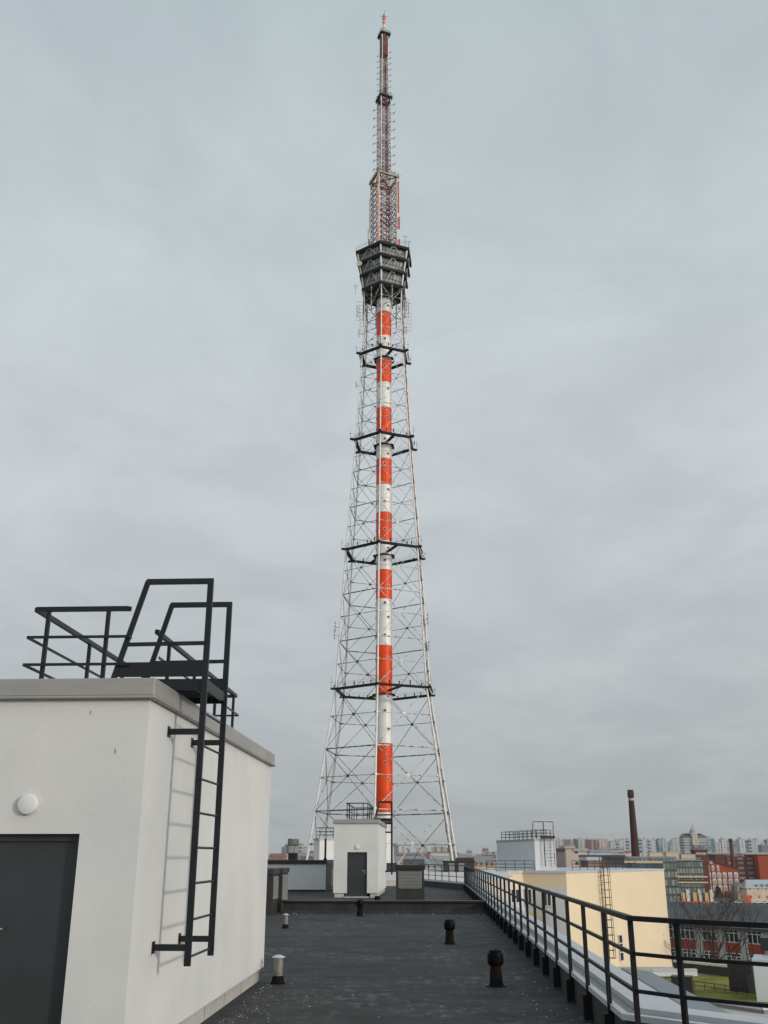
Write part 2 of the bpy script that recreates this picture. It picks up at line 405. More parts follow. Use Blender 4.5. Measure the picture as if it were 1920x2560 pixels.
def offset_path(pts, d):
    """offset a polyline to its right side by d (mitred)"""
    res = []
    for i, p in enumerate(pts):
        p = Vector(p)
        a = (Vector(pts[i]) - Vector(pts[i - 1])).normalized() if i > 0 else None
        b = (Vector(pts[i + 1]) - Vector(pts[i])).normalized() if i < len(pts) - 1 else None
        if a is None: a = b
        if b is None: b = a
        n1_ = Vector((a.y, -a.x)); n2_ = Vector((b.y, -b.x)); n = (n1_ + n2_).normalized()
        res.append(p + n * (d / max(0.3, n.dot(n1_))))
    return res
def sweep(mb, pts, prof, mis):
    """sweep an open profile [(offset,z)...] along a plan polyline"""
    rows = [[(q.x, q.y, z) for q in offset_path(pts, d)] for d, z in prof]
    for i in range(len(prof) - 1):
        for k in range(len(pts) - 1):
            mb.add([rows[i][k], rows[i][k + 1], rows[i + 1][k + 1], rows[i + 1][k]], [(0, 1, 2, 3)], mis[i])
PATH = [(-0.9, 69.1), (RX, 59.6), (RX, 11.0), (6.6, 6.4), (7.2, 5.8)]
# going forward->near, the outside of the roof lies to the left: negative offsets
mb = MB()
sweep(mb, PATH, [(0, -0.02), (0, 0.335)], [0])
mb.build('felt_upstand', bitumen_up, bld)
mb = MB()
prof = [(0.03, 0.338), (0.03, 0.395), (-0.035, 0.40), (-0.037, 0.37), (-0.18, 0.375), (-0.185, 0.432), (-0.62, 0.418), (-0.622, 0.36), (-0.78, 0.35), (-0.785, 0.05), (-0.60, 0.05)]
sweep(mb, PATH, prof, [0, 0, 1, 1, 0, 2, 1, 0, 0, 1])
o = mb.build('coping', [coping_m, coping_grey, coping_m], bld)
# light felt-covered cap blocks behind each post
# far end: pale metal roof of the next section
ext = thing('roof_extension', 'low pale metal roof continuing beyond the railing at the far end', 'roof', (0, 68, 0))
MB().prism([(-14, 0.2), (0.05, 0.2), (2.9, -8.4), (6.0, 12), (7.7, 37), (-14, 39)], -6, 0.34, 0).build('wall', coping_warm, ext)
for k, (y0, y1, m_) in enumerate(((11, 12.2, coping_m), (22, 23.5, coping_m), (31, 36.4, coping_m))):
    MB().box((-13, y0, 0.345), (6.2, y1, 0.45 + 0.04 * k)).build('cap_strip', m_, ext)

# step across the roof (expansion joint upstand)
st = thing('expansion_upstand', 'low dark felt kerb with metal cap crossing the roof from side to side', 'kerb', (0, 36.5, 0))
MB().box((-5.2, -0.16, 0), (RX - 0.01, 0.16, 0.335)).build('felt_wall', bitumen_up, st)
MB().box((-5.3, -0.24, 0.337), (RX - 0.04, 0.24, 0.41)).build('metal_cap', black_cap, st, bevel=0.008)
mb = MB()
mb.add([(-5.2, -0.163, 0.16), (RX - 0.02, -0.163, 0.16), (RX - 0.02, -0.42, 0.003), (-5.2, -0.42, 0.003)], [(0, 3, 2, 1)])
mb.build('felt_fillet', bitumen_up, st)

# ------------------------------------------------------------------ railing on the parapet
rail = thing('roof_railing', 'long dark metal railing along the right roof edge, turning the corner', 'railing', (0, 0, 0))
RP = [(RX - 0.03, 60.0), (RX - 0.03, 10.16), (2.24, 9.74), (2.89, 9.19), (3.7, 8.45)]
RE = [(RX - 0.03, 60.0), (-0.55, 68.4), (-0.9, 69.6)]
def rail_line(mb, pts, z, wd, ht):
    for a, b in zip(pts, pts[1:]):
        mb.bar((a[0], a[1], z), (b[0], b[1], z), wd, ht)
    for a in pts[1:-1]:
        mb.tube((a[0], a[1], z - ht / 2 + 0.002), (a[0], a[1], z + ht / 2 - 0.002), wd / 2, 12)
for name, z, wd, ht in (('handrail', 1.33, 0.065, 0.045), ('middle_rail', 1.02, 0.035, 0.032), ('lower_rail', 0.70, 0.035, 0.032)):
    mb = MB(); rail_line(mb, RP, z, wd, ht); rail_line(mb, RE, z, wd, ht)
    mb.build(name, rail_metal, rail)
pm = MB(); pm.box((-0.025, -0.02, 0.02), (0.025, 0.02, 1.305)); pm.box((-0.075, -0.05, 0.02), (0.055, 0.05, 0.30))
p0 = pm.build('post', rail_metal, rail, bevel=0.004)
posts = [(RX - 0.03, 10.16 + 1.535 * k) for k in range(33)] + [(2.24, 9.74), (2.95, 9.14), (3.6, 8.54)]
for k in range(1, 7): posts.append((RX - 0.03 - 0.41 * k, 60 + 1.39 * k))
for i, (x, y) in enumerate(posts):
    q = p0 if i == 0 else p0.copy()
    if i: col.objects.link(q)
    q.parent = rail; q.location = (x, y, 0)
    if x > RX: q.rotation_euler[2] = R(-45)

# ------------------------------------------------------------------ stair houses
def stair_house(name, label, loc, wid, dep, doors, plx):
    """local frame: front-right bottom corner at the origin, x to the left is negative, y away"""
    t = thing(name, label, 'stair house', loc)
    H_ = 3.36
    dx0, dx1, dz0, dz1 = doors
    rec = 0.16
    mb = MB()
    # front wall with a recess for the door
    mb.box((-wid, 0, 0.2), (dx0, rec, H_)); mb.box((dx1, 0, 0.2), (0, rec, H_)); mb.box((dx0, 0, dz1), (dx1, rec, H_))
    mb.box((-wid, rec, 0.2), (0, dep, H_))
    mb.build('wall', render, t)
    mb = MB()
    mb.box((-wid + 0.06, 0.06, 0), (dx0 - 0.15, rec + 0.1, 0.198)); mb.box((dx1 + 0.15, 0.06, 0), (-0.06, dep - 0.05, 0.198))
    mb.box((-wid + 0.06, rec + 0.1, 0), (dx1, dep - 0.05, 0.198))
    if plx:
        for k in range(1, int(dep / 1.2)):
            mb.box((-0.06, k * 1.2, 0.002), (-0.0585, k * 1.2 + 0.012, 0.197), 1)
    mb.build('plinth', [plinth_m, bitumen_up], t)
    MB().box((dx0 - 0.1, -0.12, 0.0), (dx1 + 0.1, 0.3, 0.05)).build('doorstep', plinth_m, t)
    d = MB().box((dx0 + 0.002, rec - 0.045, dz0), (dx1 - 0.002, rec - 0.003, dz1 - 0.002)).build('door', door_m, t)
    MB().box((dx0 + 0.004, rec - 0.075, dz0), (dx0 + 0.06, rec - 0.047, dz1 - 0.004)).box((dx1 - 0.06, rec - 0.075, dz0), (dx1 - 0.004, rec - 0.047, dz1 - 0.004)).box((dx0 + 0.062, rec - 0.075, dz1 - 0.065), (dx1 - 0.062, rec - 0.047, dz1 - 0.004)).build('frame', door_m, d)
    hx, hd, hz = (dx1 - 0.12, -0.14, 1.20) if not plx else (-1.36, 0.15, 1.26)
    hb = MB(); hb.tube((hx, rec - 0.12, hz), (hx + hd, rec - 0.12, hz), 0.011, 8); hb.tube((hx, rec - 0.12, hz), (hx, rec - 0.05, hz), 0.011, 8)
    hb.box((hx - 0.02, rec - 0.052, hz - 0.15), (hx + 0.02, rec - 0.046, hz + 0.04)); hb.tube((hx, rec - 0.07, hz - 0.11), (hx, rec - 0.05, hz - 0.11), 0.012, 8)
    hb.build('handle', steel, d, smooth=True)
    # sheet-metal coping: upright face, rolled lower lip, sloped top
    mb = MB()
    x0, x1, y0, y1 = -wid - 0.05, 0.05, -0.05, dep + 0.05
    mb.box((x0, y0, 3.375), (x1, y1, 3.545))
    mb.box((x0 - 0.018, y0 - 0.018, 3.345), (x1 + 0.018, y1 + 0.018, 3.373))
    mb.box((x0 + 0.3, y0 + 0.3, 3.40), (x1 - 0.3, y1 - 0.3, 3.555))
    mb.build('coping', fascia, t, bevel=0.008)
    return t

def wall_lamp(x, y, z, r, label):
    mb = MB()
    n = 32; prof = [(r * 0.92, 0.0), (r, 0.008), (r, 0.034), (r * 0.94, 0.048), (r * 0.8, 0.054)]
    mb.lathe(prof, n=n)
    t = thing('wall_lamp', label, 'lamp', (x, y, z), 0, 'round lamps over the stair house doors')
    o = mb.build('lamp_shade', lamp_m, t, smooth=True); o.rotation_euler = (R(90), 0, 0)
    b = MB().lathe([(r * 0.9, -0.012), (r * 0.9, 0.0)], n=24).build('lamp_base', louver_m, t); b.rotation_euler = (R(90), 0, 0)
    return t

big = stair_house('stair_house', 'large white stair house in the left foreground with grey metal coping', (-2.728, 9.45, 0), 6.5, 7.65, (-1.60, -0.567, 0.05, 2.09), True)
small = stair_house('stair_house', 'small white stair house with a dark door standing in front of the tower', (-2.53, 49.3, 0), 2.14, 8.7, (-1.49, -0.53, 0.03, 2.04), False)

def gantry(label, loc, wid=1.055, zb=0.885, z_top=4.78):
    """access ladder: local x = 0 at the wall face, y along the wall"""
    t = thing('roof_ladder', label, 'ladder', loc, 0, 'access ladders of the stair houses')
    XS = 0.35
    for k, y in enumerate((0.0, wid)):
        mb = MB()
        s = 0.062
        mb.box((XS - s / 2, y - 0.02, zb), (XS + s / 2, y + 0.02, z_top))                       # stile
        mb.bar((XS - s / 2, y, z_top - 0.03), (-0.362, y, z_top - 0.03), 0.037, 0.06)
        mb.bar((-0.348, y, z_top - 0.022), (-0.66, y, 3.60), 0.055, 0.034, up=(0, 1, 0))
        mb.bar((XS - s / 2, y, 4.06), (-0.53, y, 4.05), 0.03, 0.04)
        mb.box((-0.60, y - 0.012, 3.70), (XS - s / 2, y + 0.012, 3.855))                       # toe board
        mb.build('side_frame', dark_metal, t)
        for z in (1.05, 3.12):
            mb = MB(); mb.box((0.002, y - 0.018, z - 0.03), (XS - s / 2, y + 0.018, z + 0.03)); mb.box((0.001, y - 0.05, z - 0.055), (0.008, y + 0.05, z + 0.055))
            mb.build('wall_bracket', dark_metal, t)
    rm = MB().tube((XS, -0.035, 0), (XS, wid + 0.05, 0), 0.0125, 8)
    r0 = rm.build('rung', dark_metal, t)
    for k in range(8):
        q = r0 if k == 0 else r0.copy()
        if k: col.objects.link(q)
        q.parent = t; q.location = (0, 0, 0.96 + 0.3375 * k)
    mb = MB()
    for k in range(7):
        x = -0.57 + 0.15 * k
        mb.box((x - 0.012, 0.02, 3.61), (x + 0.012, wid - 0.02, 3.65))
    for k in range(1, 12):
        mb.box((-0.60, k * wid / 12 - 0.008, 3.622), (XS - 0.03, k * wid / 12 + 0.008, 3.646))
    mb.box((-0.60, 0.016, 3.56), (XS - 0.03, 0.045, 3.66)); mb.box((-0.60, wid - 0.045, 3.56), (XS - 0.03, wid - 0.016, 3.66))
    mb.box((XS - 0.028, 0.022, 3.58), (XS + 0.012, wid - 0.022, 3.68))
    mb.build('platform_grating', dark_metal, t)
    return t
gantry('dark access ladder with roof platform on the large white stair house', (-2.728, 10.226, 0))
gantry('far access ladder with hooped top on the small white stair house', (-2.53, 56.9, 0))

def guard(label, x0, x1, y0, y1, loc, gap=None):
    t = thing('guard_railing', label, 'railing', loc, 0, 'guard railings on the stair house roofs')
    for nm, z, s_, ex in (('top_rail', 4.45, 0.05, 0.0), ('middle_rail', 4.13, 0.03, 0.05), ('lower_rail', 3.83, 0.03, 0.055)):
        mb = MB()
        a, b, c, d = x0 - ex, x1 + ex, y0 - ex, y1 + ex
        mb.bar((a, c, z), (b, c, z), s_ if ex == 0 else 0.012, s_); mb.bar((a, c, z), (a, d, z), s_ if ex == 0 else 0.012, s_)
        mb.bar((a, d, z), (b, d, z), s_ if ex == 0 else 0.012, s_)
        if gap: mb.bar((b, c, z), (b, gap[0], z), s_ if ex == 0 else 0.012, s_); mb.bar((b, gap[1], z), (b, d, z), s_ if ex == 0 else 0.012, s_)
        mb.build(nm, dark_metal, t)
    xs = []
    for y in (y0, y1):
        xs += [(x0 + 0.14, y), (x1 - 0.22, y)]
    n = max(2, int((y1 - y0) / 1.55))
    for k in range(n + 1):
        y = y0 + 0.35 + k * (y1 - y0 - 0.55) / n
        xs.append((x0, y))
        if not gap or y < gap[0] or y > gap[1]: xs.append((x1, y))
    pm_ = MB().box((-0.02, -0.02, 3.556), (0.02, 0.02, 4.425))
    q0 = pm_.build('post', dark_metal, t)
    for i, (x, y) in enumerate(xs):
        q = q0 if i == 0 else q0.copy()
        if i: col.objects.link(q)
        q.parent = t; q.location = (x, y, 0)
    return t
guard('dark guard railing on the roof of the large white stair house', -1.565, -0.54, 0.776, 6.98, (-2.728, 9.45, 0), gap=(0.80, 1.93))
guard('small dark guard railing on the roof of the far stair house', -1.80, -0.72, 3.1, 8.5, (-2.53, 49.3, 0), gap=(7.6, 8.48))
rust_m = mat('rust_stain', (0.42, 0.30, 0.16), 0.9, var=0.3, scale=30)
for yy_ in (10.226, 11.281):
    for z_ in (1.05,):
        MB().box((0.0015, yy_ - 0.055, z_ - 0.075), (0.0035, yy_ - 0.03, z_ + 0.045)).build('rust_mark', rust_m, big, M=Matrix.Translation((0, -9.45, 0)))
for x_, z_, h_ in ((-0.58, 3.20, 0.035), (-0.30, 2.82, 0.05)):
    MB().box((x_ - 0.006, -0.0025, z_), (x_ + 0.008, -0.0008, z_ + h_)).build('rust_mark', rust_m, big)
wall_lamp(-3.815, 9.45, 2.356, 0.095, 'round white wall lamp above the door in the left foreground')
wall_lamp(-3.535, 49.3, 2.27, 0.105, 'tiny round white wall lamp above the far small door')

# ------------------------------------------------------------------ roof vents and pipes
def mushroom(x, y, label, s=1.0):
    t = thing('roof_vent', label, 'vent', (x, y, 0), random.uniform(0, 6), 'black capped roof vents')
    MB().lathe([(0.17, 0), (0.115, 0.02), (0.103, 0.06), (0.085, 0.28 * s), (0.055, 0.33 * s)], n=20).build('pipe', rubber, t, smooth=True)
    h0 = 0.29 * s
    MB().lathe([(0.055, h0), (0.098, h0 + 0.004), (0.118, h0 + 0.03), (0.125, h0 + 0.07), (0.125, h0 + 0.155), (0.119, h0 + 0.186), (0.096, h0 + 0.190), (0.096, h0 + 0.222), (0.082, h0 + 0.224), (0.078, h0 + 0.205)], n=24).build('cap', plastic_b, t, smooth=True)
    return t
mushroom(0.975, 16.5, 'nearest black capped roof vent, large, right side of the felt roof', 1.0)
mushroom(0.40, 24.0, 'middle black capped roof vent between the nearest vent and the kerb', 1.0)
mushroom(-2.37, 34.6, 'black capped roof vent standing right before the dark kerb', 0.95)
mushroom(-2.13, 41.0, 'black capped roof vent half hidden behind the dark kerb by the small white house', 0.55)
def steel_vent(x, y, label, s, h):
    t = thing('vent_pipe', label, 'vent pipe', (x, y, 0), 0, 'galvanised vent pipes')
    MB().lathe([(0.17 * s, 0), (0.15 * s, 0.05 * h), (0.12 * s, 0.2 * h), (0.105 * s, 0.22 * h)], n=20).build('boot', rubber, t, smooth=True)
    MB().lathe([(0.10 * s, 0.2 * h), (0.10 * s, 0.45 * h), (0.105 * s, 0.455 * h), (0.105 * s, 0.475 * h), (0.10 * s, 0.48 * h), (0.10 * s, 0.72 * h)], n=20).build('pipe', galv, t, smooth=True)
    MB().lathe([(0.06 * s, 0.70 * h), (0.145 * s, 0.715 * h), (0.145 * s, 0.735 * h), (0.04 * s, 0.79 * h), (0.01, 0.795 * h)], n=20).build('cap', coping_m, t, smooth=True)
steel_vent(-2.43, 16.7, 'near steel vent pipe with flat cap and black boot beside the stair house', 0.72, 0.525)
steel_vent(-4.03, 28.8, 'farther small steel vent pipe with black boot in the left of the roof', 0.62, 0.48)

def louver_box(name, label, x0, x1, y0, y1, h, side, m, zl0, zl1, gx=0.06, group=None):
    """vent shaft with a louvred face ('front' or 'right')"""
    t = thing(name, label, 'vent shaft', ((x0 + x1) / 2, (y0 + y1) / 2, 0), 0, group)
    hx, hy = (x1 - x0) / 2, (y1 - y0) / 2
    MB().box((-hx, -hy, 0), (hx, hy, h - 0.17)).build('shaft', m, t)
    MB().box((-hx - 0.05, -hy - 0.05, h - 0.168), (hx + 0.05, hy + 0.05, h)).build('cap', black_cap if m is vent_dark else vent_brown, t, bevel=0.01)
    lm = MB(); n = int((zl1 - zl0) / 0.055)
    if side == 'front':
        lm.box((-hx + gx, -hy - 0.012, zl0), (-hx + gx + 0.03, -hy - 0.002, zl1)); lm.box((hx - gx - 0.03, -hy - 0.012, zl0), (hx - gx, -hy - 0.002, zl1))
        for k in range(n):
            z = zl0 + k * 0.055
            a, b = -hx + gx + 0.03, hx - gx - 0.03
            lm.add([(a, -hy - 0.035, z), (b, -hy - 0.035, z), (b, -hy - 0.004, z + 0.04), (a, -hy - 0.004, z + 0.04), (a, -hy - 0.030, z - 0.008), (b, -hy - 0.030, z - 0.008)], [(0, 1, 2, 3), (4, 5, 1, 0)])
    else:
        for k in range(n):
            z = zl0 + k * 0.055
            a, b = -hy + gx, hy - gx
            lm.add([(hx + 0.035, a, z), (hx + 0.035, b, z), (hx + 0.004, b, z + 0.04), (hx + 0.004, a, z + 0.04), (hx + 0.03, a, z - 0.008), (hx + 0.03, b, z - 0.008)], [(0, 1, 2, 3), (4, 5, 1, 0)])
    lm.build('louver', louver_m, t)
    return t
louver_box('vent_shaft', 'dark vent shaft with a grey louvre beside the small white stair house', -1.45, -0.29, 42.6, 43.7, 1.52, 'front', vent_dark, 0.62, 1.31, 0.10)
louver_box('vent_shaft', 'brown louvred vent shaft next to the left foreground wall, the nearer of two', -6.2, -5.37, 34.85, 36.2, 1.46, 'right', vent_brown, 0.50, 1.26, 0.09, 'brown louvred shafts')
louver_box('vent_shaft', 'brown louvred vent shaft behind its twin at the left end of the kerb', -6.1, -5.37, 37.0, 38.6, 1.46, 'right', vent_brown, 0.35, 1.26, 0.09, 'brown louvred shafts')
lp = thing('plant_room', 'long low whitish plant room with a black roof edge behind the brown shafts', 'plant room', (-5.85, 57.3, 0))
MB().box((-8, 0, 0.1), (0, 4.5, 1.44)).build('wall', render_cool, lp)
MB().box((-7.95, 0.05, 0), (-0.05, 4.45, 0.098)).build('plinth', black_cap, lp)
MB().box((-8.08, -0.08, 1.442), (0.06, 4.58, 1.64)).build('roof_edge', black_cap, lp)
MB().box((0.002, 0.0, 0.1), (0.012, 4.3, 1.435)).build('side_cladding', vent_dark, lp)
lm = MB()
for k in range(14): lm.box((0.014, 2.4, 0.25 + 0.065 * k), (0.04, 4.0, 0.28 + 0.065 * k))
lm.build('louver', louver_m, lp)
a = at(732, 2150, 60)
ch = thing('steel_flue', 'fat round steel flue on the plant room roof', 'flue', (a.x, 60, 1.645))
MB().lathe([(0.29, 0), (0.29, 0.38)], n=20).build('base', black_cap, ch, smooth=True)
MB().lathe([(0.25, 0.38), (0.25, 0.80)], n=24).build('pipe', steel, ch, smooth=True)
MB().lathe([(0.27, 0.78), (0.33, 0.81), (0.33, 1.165), (0.30, 1.17)], n=24).build('cowl', galv, ch, smooth=True)
a = at(813, 2150, 58.2)
pp = thing('vent_pipe', 'thin tall brown pipe on the plant room roof edge', 'vent pipe', (a.x, 58.2, 1.645))
MB().lathe([(0.12, 0), (0.06, 0.12)], n=12).build('boot', rubber, pp, smooth=True)
MB().lathe([(0.06, 0.1), (0.06, 1.16)], n=12).build('pipe', vent_brown, pp, smooth=True)

# second far stair house (turned), with railing
def box_house(name, label, corner, rz, wx, wy, z0, z1, m1, m2=None, cap=fascia, cat='stair house', capz=0.18):
    """corner nearest the camera at the local origin, wx to the right, wy to the back-left"""
    t = thing(name, label, cat, (corner[0], corner[1], z0), rz)
    h = z1 - z0
    MB().box((0, 0, 0), (wx, wy, h - capz)).build('wall', m1, t)
    MB().box((-0.06, -0.06, h - capz + 0.002), (wx + 0.06, wy + 0.06, h)).build('coping', cap, t)
    return t
a = at(799, 2110, 96)
box_house('stair_house', 'white stair house seen between the low plant room and the small house', (a.x, 96), R(20), 5.0, 2.2, 0, 3.42, render)
g = thing('guard_railing', 'thin guard railing on the distant left stair house', 'railing', (a.x, 96, 3.42), R(20))
for nm, z in (('top_rail', 0.95), ('middle_rail', 0.6), ('lower_rail', 0.3)):
    mb = MB(); mb.bar((0.1, 0.4, z), (4.8, 0.4, z), 0.05); mb.bar((0.1, 1.8, z), (4.8, 1.8, z), 0.05); mb.bar((0.1, 0.4, z), (0.1, 1.8, z), 0.05); mb.build(nm, dark_metal, g)
for k in range(8):
    MB().box((0.08 + 0.65 * k, 0.38, 0), (0.13 + 0.65 * k, 0.42, 0.95)).build('post', dark_metal, g)

# ------------------------------------------------------------------ the television tower
TD = 283.0
TX, TY = -TD * math.sin(YAW), TD * math.cos(YAW)
tower = thing('television_tower', 'giant red and white lattice television tower rising above the roofs', 'tower', (TX, TY, -24), YAW)
Z0 = 24.0   # local z = world z + 24
LEGP = [(-24, 26.4), (.8, 22.4), (46.7, 14.96), (88.7, 12.43), (125.3, 9.58), (156.1, 7.66), (172, 7.0), (180, 7.3), (193.8, 9.9)]
def RR(z):
    for (a_, b_), (c_, d_) in zip(LEGP, LEGP[1:]):
        if z <= c_: return b_ + (d_ - b_) * (z - a_) / (c_ - a_)
    return LEGP[-1][1]
HA = R(6.8)
def hx(k, r, z):
    t_ = HA + k * math.pi / 3      # k=0 front vertex, slightly left; k=1 left-front ...
    return Vector((-r * math.sin(t_), -r * math.cos(t_), z + Z0))
def V(k, z, dr=0): return hx(k, RR(z) + dr, z)
ZL = [-24, -8, 4.7, 13.2, 22.1, 29.8, 38.8, 46.7, 53.7, 60.4, 67.7, 74.5, 81.8, 88.7, 95.7, 102.0, 108.1, 113.8, 119.0, 125.3, 130.7, 135.8, 141.6, 146.9, 151.4, 156.1, 159.9, 163.8, 168.2, 171.7, 175.7, 179.5]
BAYS = [(-24, -16, -8)]
BAYS = [(-8, 4.7, 13.2), (13.2, 22.1, 29.8), (29.8, 38.8, 46.7), (46.7, 53.7, 60.4), (60.4, 67.7, 74.5), (74.5, 81.8, 88.7), (88.7, 95.7, 102.0), (102.0, 108.1, 113.8), (113.8, 119.0, 125.3),
        (125.3, 130.7, 135.8), (135.8, 141.6, 146.9), (146.9, 151.4, 156.1), (156.1, 159.9, 163.8), (163.8, 168.2, 171.7), (171.7, 175.7, 179.5)]
for k in range(6):
    mb = MB()
    for (za, ra), (zb_, rb) in zip(LEGP[:-1], LEGP[1:]):
        zb2 = min(zb_, 193)
        r_ = 0.30 - 0.0007 * max(0, za)
        mb.tube(V(k, za), V(k, zb2), r_, 10, r2=0.30 - 0.0007 * max(0, zb2))
    for z in ZL[1:]:
        mb.tube(V(k, z - 0.35), V(k, z + 0.35), 0.36 - 0.0008 * max(0, z), 10)
    mb.build('leg', white_steel, tower, smooth=True)
# latticed face panels: horizontals, crossed diagonals, gusset plate
for (z0, zm, z1) in BAYS:
    sc = 1.0 - 0.0035 * max(0, z0)
    th, tn, td_ = 0.36 * sc + 0.03, 0.18 * sc + 0.03, 0.16 * sc + 0.03
    for k in range(6):
        mb = MB()
        a0, b0, a1, b1 = V(k, z0), V(k + 1, z0), V(k, z1), V(k + 1, z1)
        am, bm = V(k, zm), V(k + 1, zm)
        mb.tube(a1, b1, th / 2, 6); mb.tube(am, bm, tn / 2, 6)
        if z0 == -8: mb.tube(a0, b0, th / 2, 6)
        X_ = (am + bm) / 2
        for p in (a0, b0, a1, b1): mb.tube(p, X_, td_ / 2, 6)
        d = (bm - am).normalized(); n_ = d.cross(Vector((0, 0, 1)))
        g_ = 0.85 * sc
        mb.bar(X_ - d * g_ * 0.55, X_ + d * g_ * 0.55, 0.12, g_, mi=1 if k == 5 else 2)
        for p, q in ((a1, b1), (am, bm)):
            e_ = (q - p).normalized(); mb.tube(p, p + e_ * 0.9, th * 0.8, 8, r2=th / 2); mb.tube(q, q - e_ * 0.9, th * 0.8, 8, r2=th / 2)
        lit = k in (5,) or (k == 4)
        mb.build('brace_panel', [brace_sunlit if k == 5 else brace_dark, white_steel, tw_dark], tower)  # sun and shade put into the brace colour, face by face
# shaft
bz = [-24, 13.1, 31.9, 45.9, 60.1, 74.1, 83.2, 92.3, 101.6, 110.7, 119.5, 128.5, 137.3, 146.2, 154.5, 163.3, 172.4, 181]
prof = [(2.45, z + Z0) for z in bz]
p2, m2_ = [], []
for i in range(len(bz) - 1):
    a_, b_ = bz[i] + Z0, bz[i + 1] + Z0
    k_ = 1 if i % 2 else 0
    n_ = max(1, int(round((b_ - a_) / 4.6)))
    for j in range(n_):
        zz = a_ + (b_ - a_) * j / n_
        p2 += [(2.45, zz), (2.475, zz + 0.02), (2.475, zz + 0.14)]; m2_ += [k_, k_, k_]
        p2 += [(2.45, zz + 0.16)]; m2_ += [k_]
p2.append((2.45, bz[-1] + Z0)); 
mb = MB(); mb.lathe(p2, n=40, mis=m2_)
shaft = mb.build('shaft', [tw_white, tw_red], tower, smooth=True)
pring = mat('porthole_rim', (0.52, 0.48, 0.45), 0.5, var=0.1)
for i, z in enumerate([-2, 4, 17.1, 26.5, 35.9, 31.0, 45.2, 41, 22, 50.5, 56, 63, 68.5, 72.8, 78, 86, 90, 96, 99.5, 105, 109, 117.5, 121, 126, 133.8, 136.5, 143.8, 152, 158.5, 161.8, 165.8, 170.8, 174.5]):
    for ang in (((-86 if i % 2 else -60)), -170):
        t_ = R(ang + 2)
        c_ = Vector((math.cos(t_), math.sin(t_), 0))
        P_ = c_ * 2.45 + Vector((0, 0, z + Z0))
        mb = MB(); mb.tube(P_ - c_ * 0.1, P_ + c_ * 0.10, 0.50, 14, mi=0); mb.tube(P_ + c_ * 0.101, P_ + c_ * 0.11, 0.34, 14, mi=1)
        mb.build('porthole', [pring, glass_d], shaft)
# balcony rings
def ring(zc, r_in, r_out, name='balcony_ring'):
    mb = MB()
    for k in range(6):
        a_, b_ = hx(k, r_in, zc), hx(k + 1, r_in, zc)
        mb.bar(a_, b_, 0.9, 0.62)
        c_ = hx(k, r_out + 0.3, zc)
        mb.bar(hx(k, r_in - 0.4, zc), c_, 0.9, 0.5)
    # service walkway from the ring to the shaft and collar round the shaft
    m_ = (hx(5, r_in, zc) + hx(6, r_in, zc)) / 2
    mb.bar(m_, Vector((m_.x * 0.25, m_.y * 0.25, zc + Z0)), 0.9, 0.4)
    m_ = (hx(2, r_in, zc) + hx(3, r_in, zc)) / 2
    mb.bar(m_, Vector((m_.x * 0.25, m_.y * 0.25, zc + Z0)), 0.9, 0.4)
    col_ = [(hx(k, 3.7, 0).x, hx(k, 3.7, 0).y) for k in range(6)]
    mb.prism(col_, zc + Z0 - 0.9, zc + Z0 - 0.75)
    o_ = mb.build(name, tw_dark, tower)
    hr = MB()
    for k in range(6):
        for dr in (0.5,):
            a_, b_ = hx(k, r_in + dr, zc), hx(k + 1, r_in + dr, zc)
            for h_ in (1.0, 1.6): hr.bar(a_ + Vector((0, 0, h_)), b_ + Vector((0, 0, h_)), 0.045)
            n_ = 9
            for j in range(n_):
                p_ = a_.lerp(b_, j / n_); hr.bar(p_ + Vector((0, 0, 0.4)), p_ + Vector((0, 0, 1.6)), 0.045)
    hr.build('handrail', brace_dark, o_)
    for k in range(6):
        tip = hx(k, r_out + 0.3, zc)
        an = MB(); an.bar(tip, tip + Vector((0, 0, random.uniform(2.2, 3.4))), 0.07)
        an.bar(tip + Vector((-0.5, 0, 1.8)), tip + Vector((0.5, 0, 1.8)), 0.06)
        for j in range(4):
            q_ = hx(k, r_out - 0.2, zc).lerp(hx(k + 1, r_out - 0.2, zc), 0.15 + 0.2 * j + random.uniform(-.05, .05))
            if random.random() < 0.75:
                MB().box((q_.x - 0.16, q_.y - 0.16, q_.z + 0.3), (q_.x + 0.16, q_.y + 0.16, q_.z + random.uniform(0.8, 1.5))).build('antenna', tw_dark, o_)
        an.build('whip_antenna', tw_dark, o_)
for zc, ri, ro in ((46.6, 14.9, 16.1), (88.6, 12.3, 13.5), (125.0, 9.8, 11.2), (155.8, 8.0, 9.4)): ring(zc, ri, ro)
# cable ladder beside the right front leg, plus feeder bundles
mb = MB()
zs = [z for z in ZL if z < 176]
for za, zb_ in zip(zs, zs[1:]):
    for k, f in ((5, 0.93), (4, 0.97)):
        a_, b_ = hx(k, RR(za) * f + 0.2, za), hx(k, RR(zb_) * f + 0.2, zb_)
        off = Vector((0.35, 0, 0))
        if k == 5:
            mb.bar(a_ + off * 2, b_ + off * 2, 0.28, 0.18); 
            for j in range(4):
                p_ = (a_ + off * 2).lerp(b_ + off * 2, random.random()); mb.box((p_.x - .22, p_.y - .2, p_.z - .5), (p_.x + .3, p_.y + .2, p_.z + .5))
mb.build('cable_ladder', rust, tower)
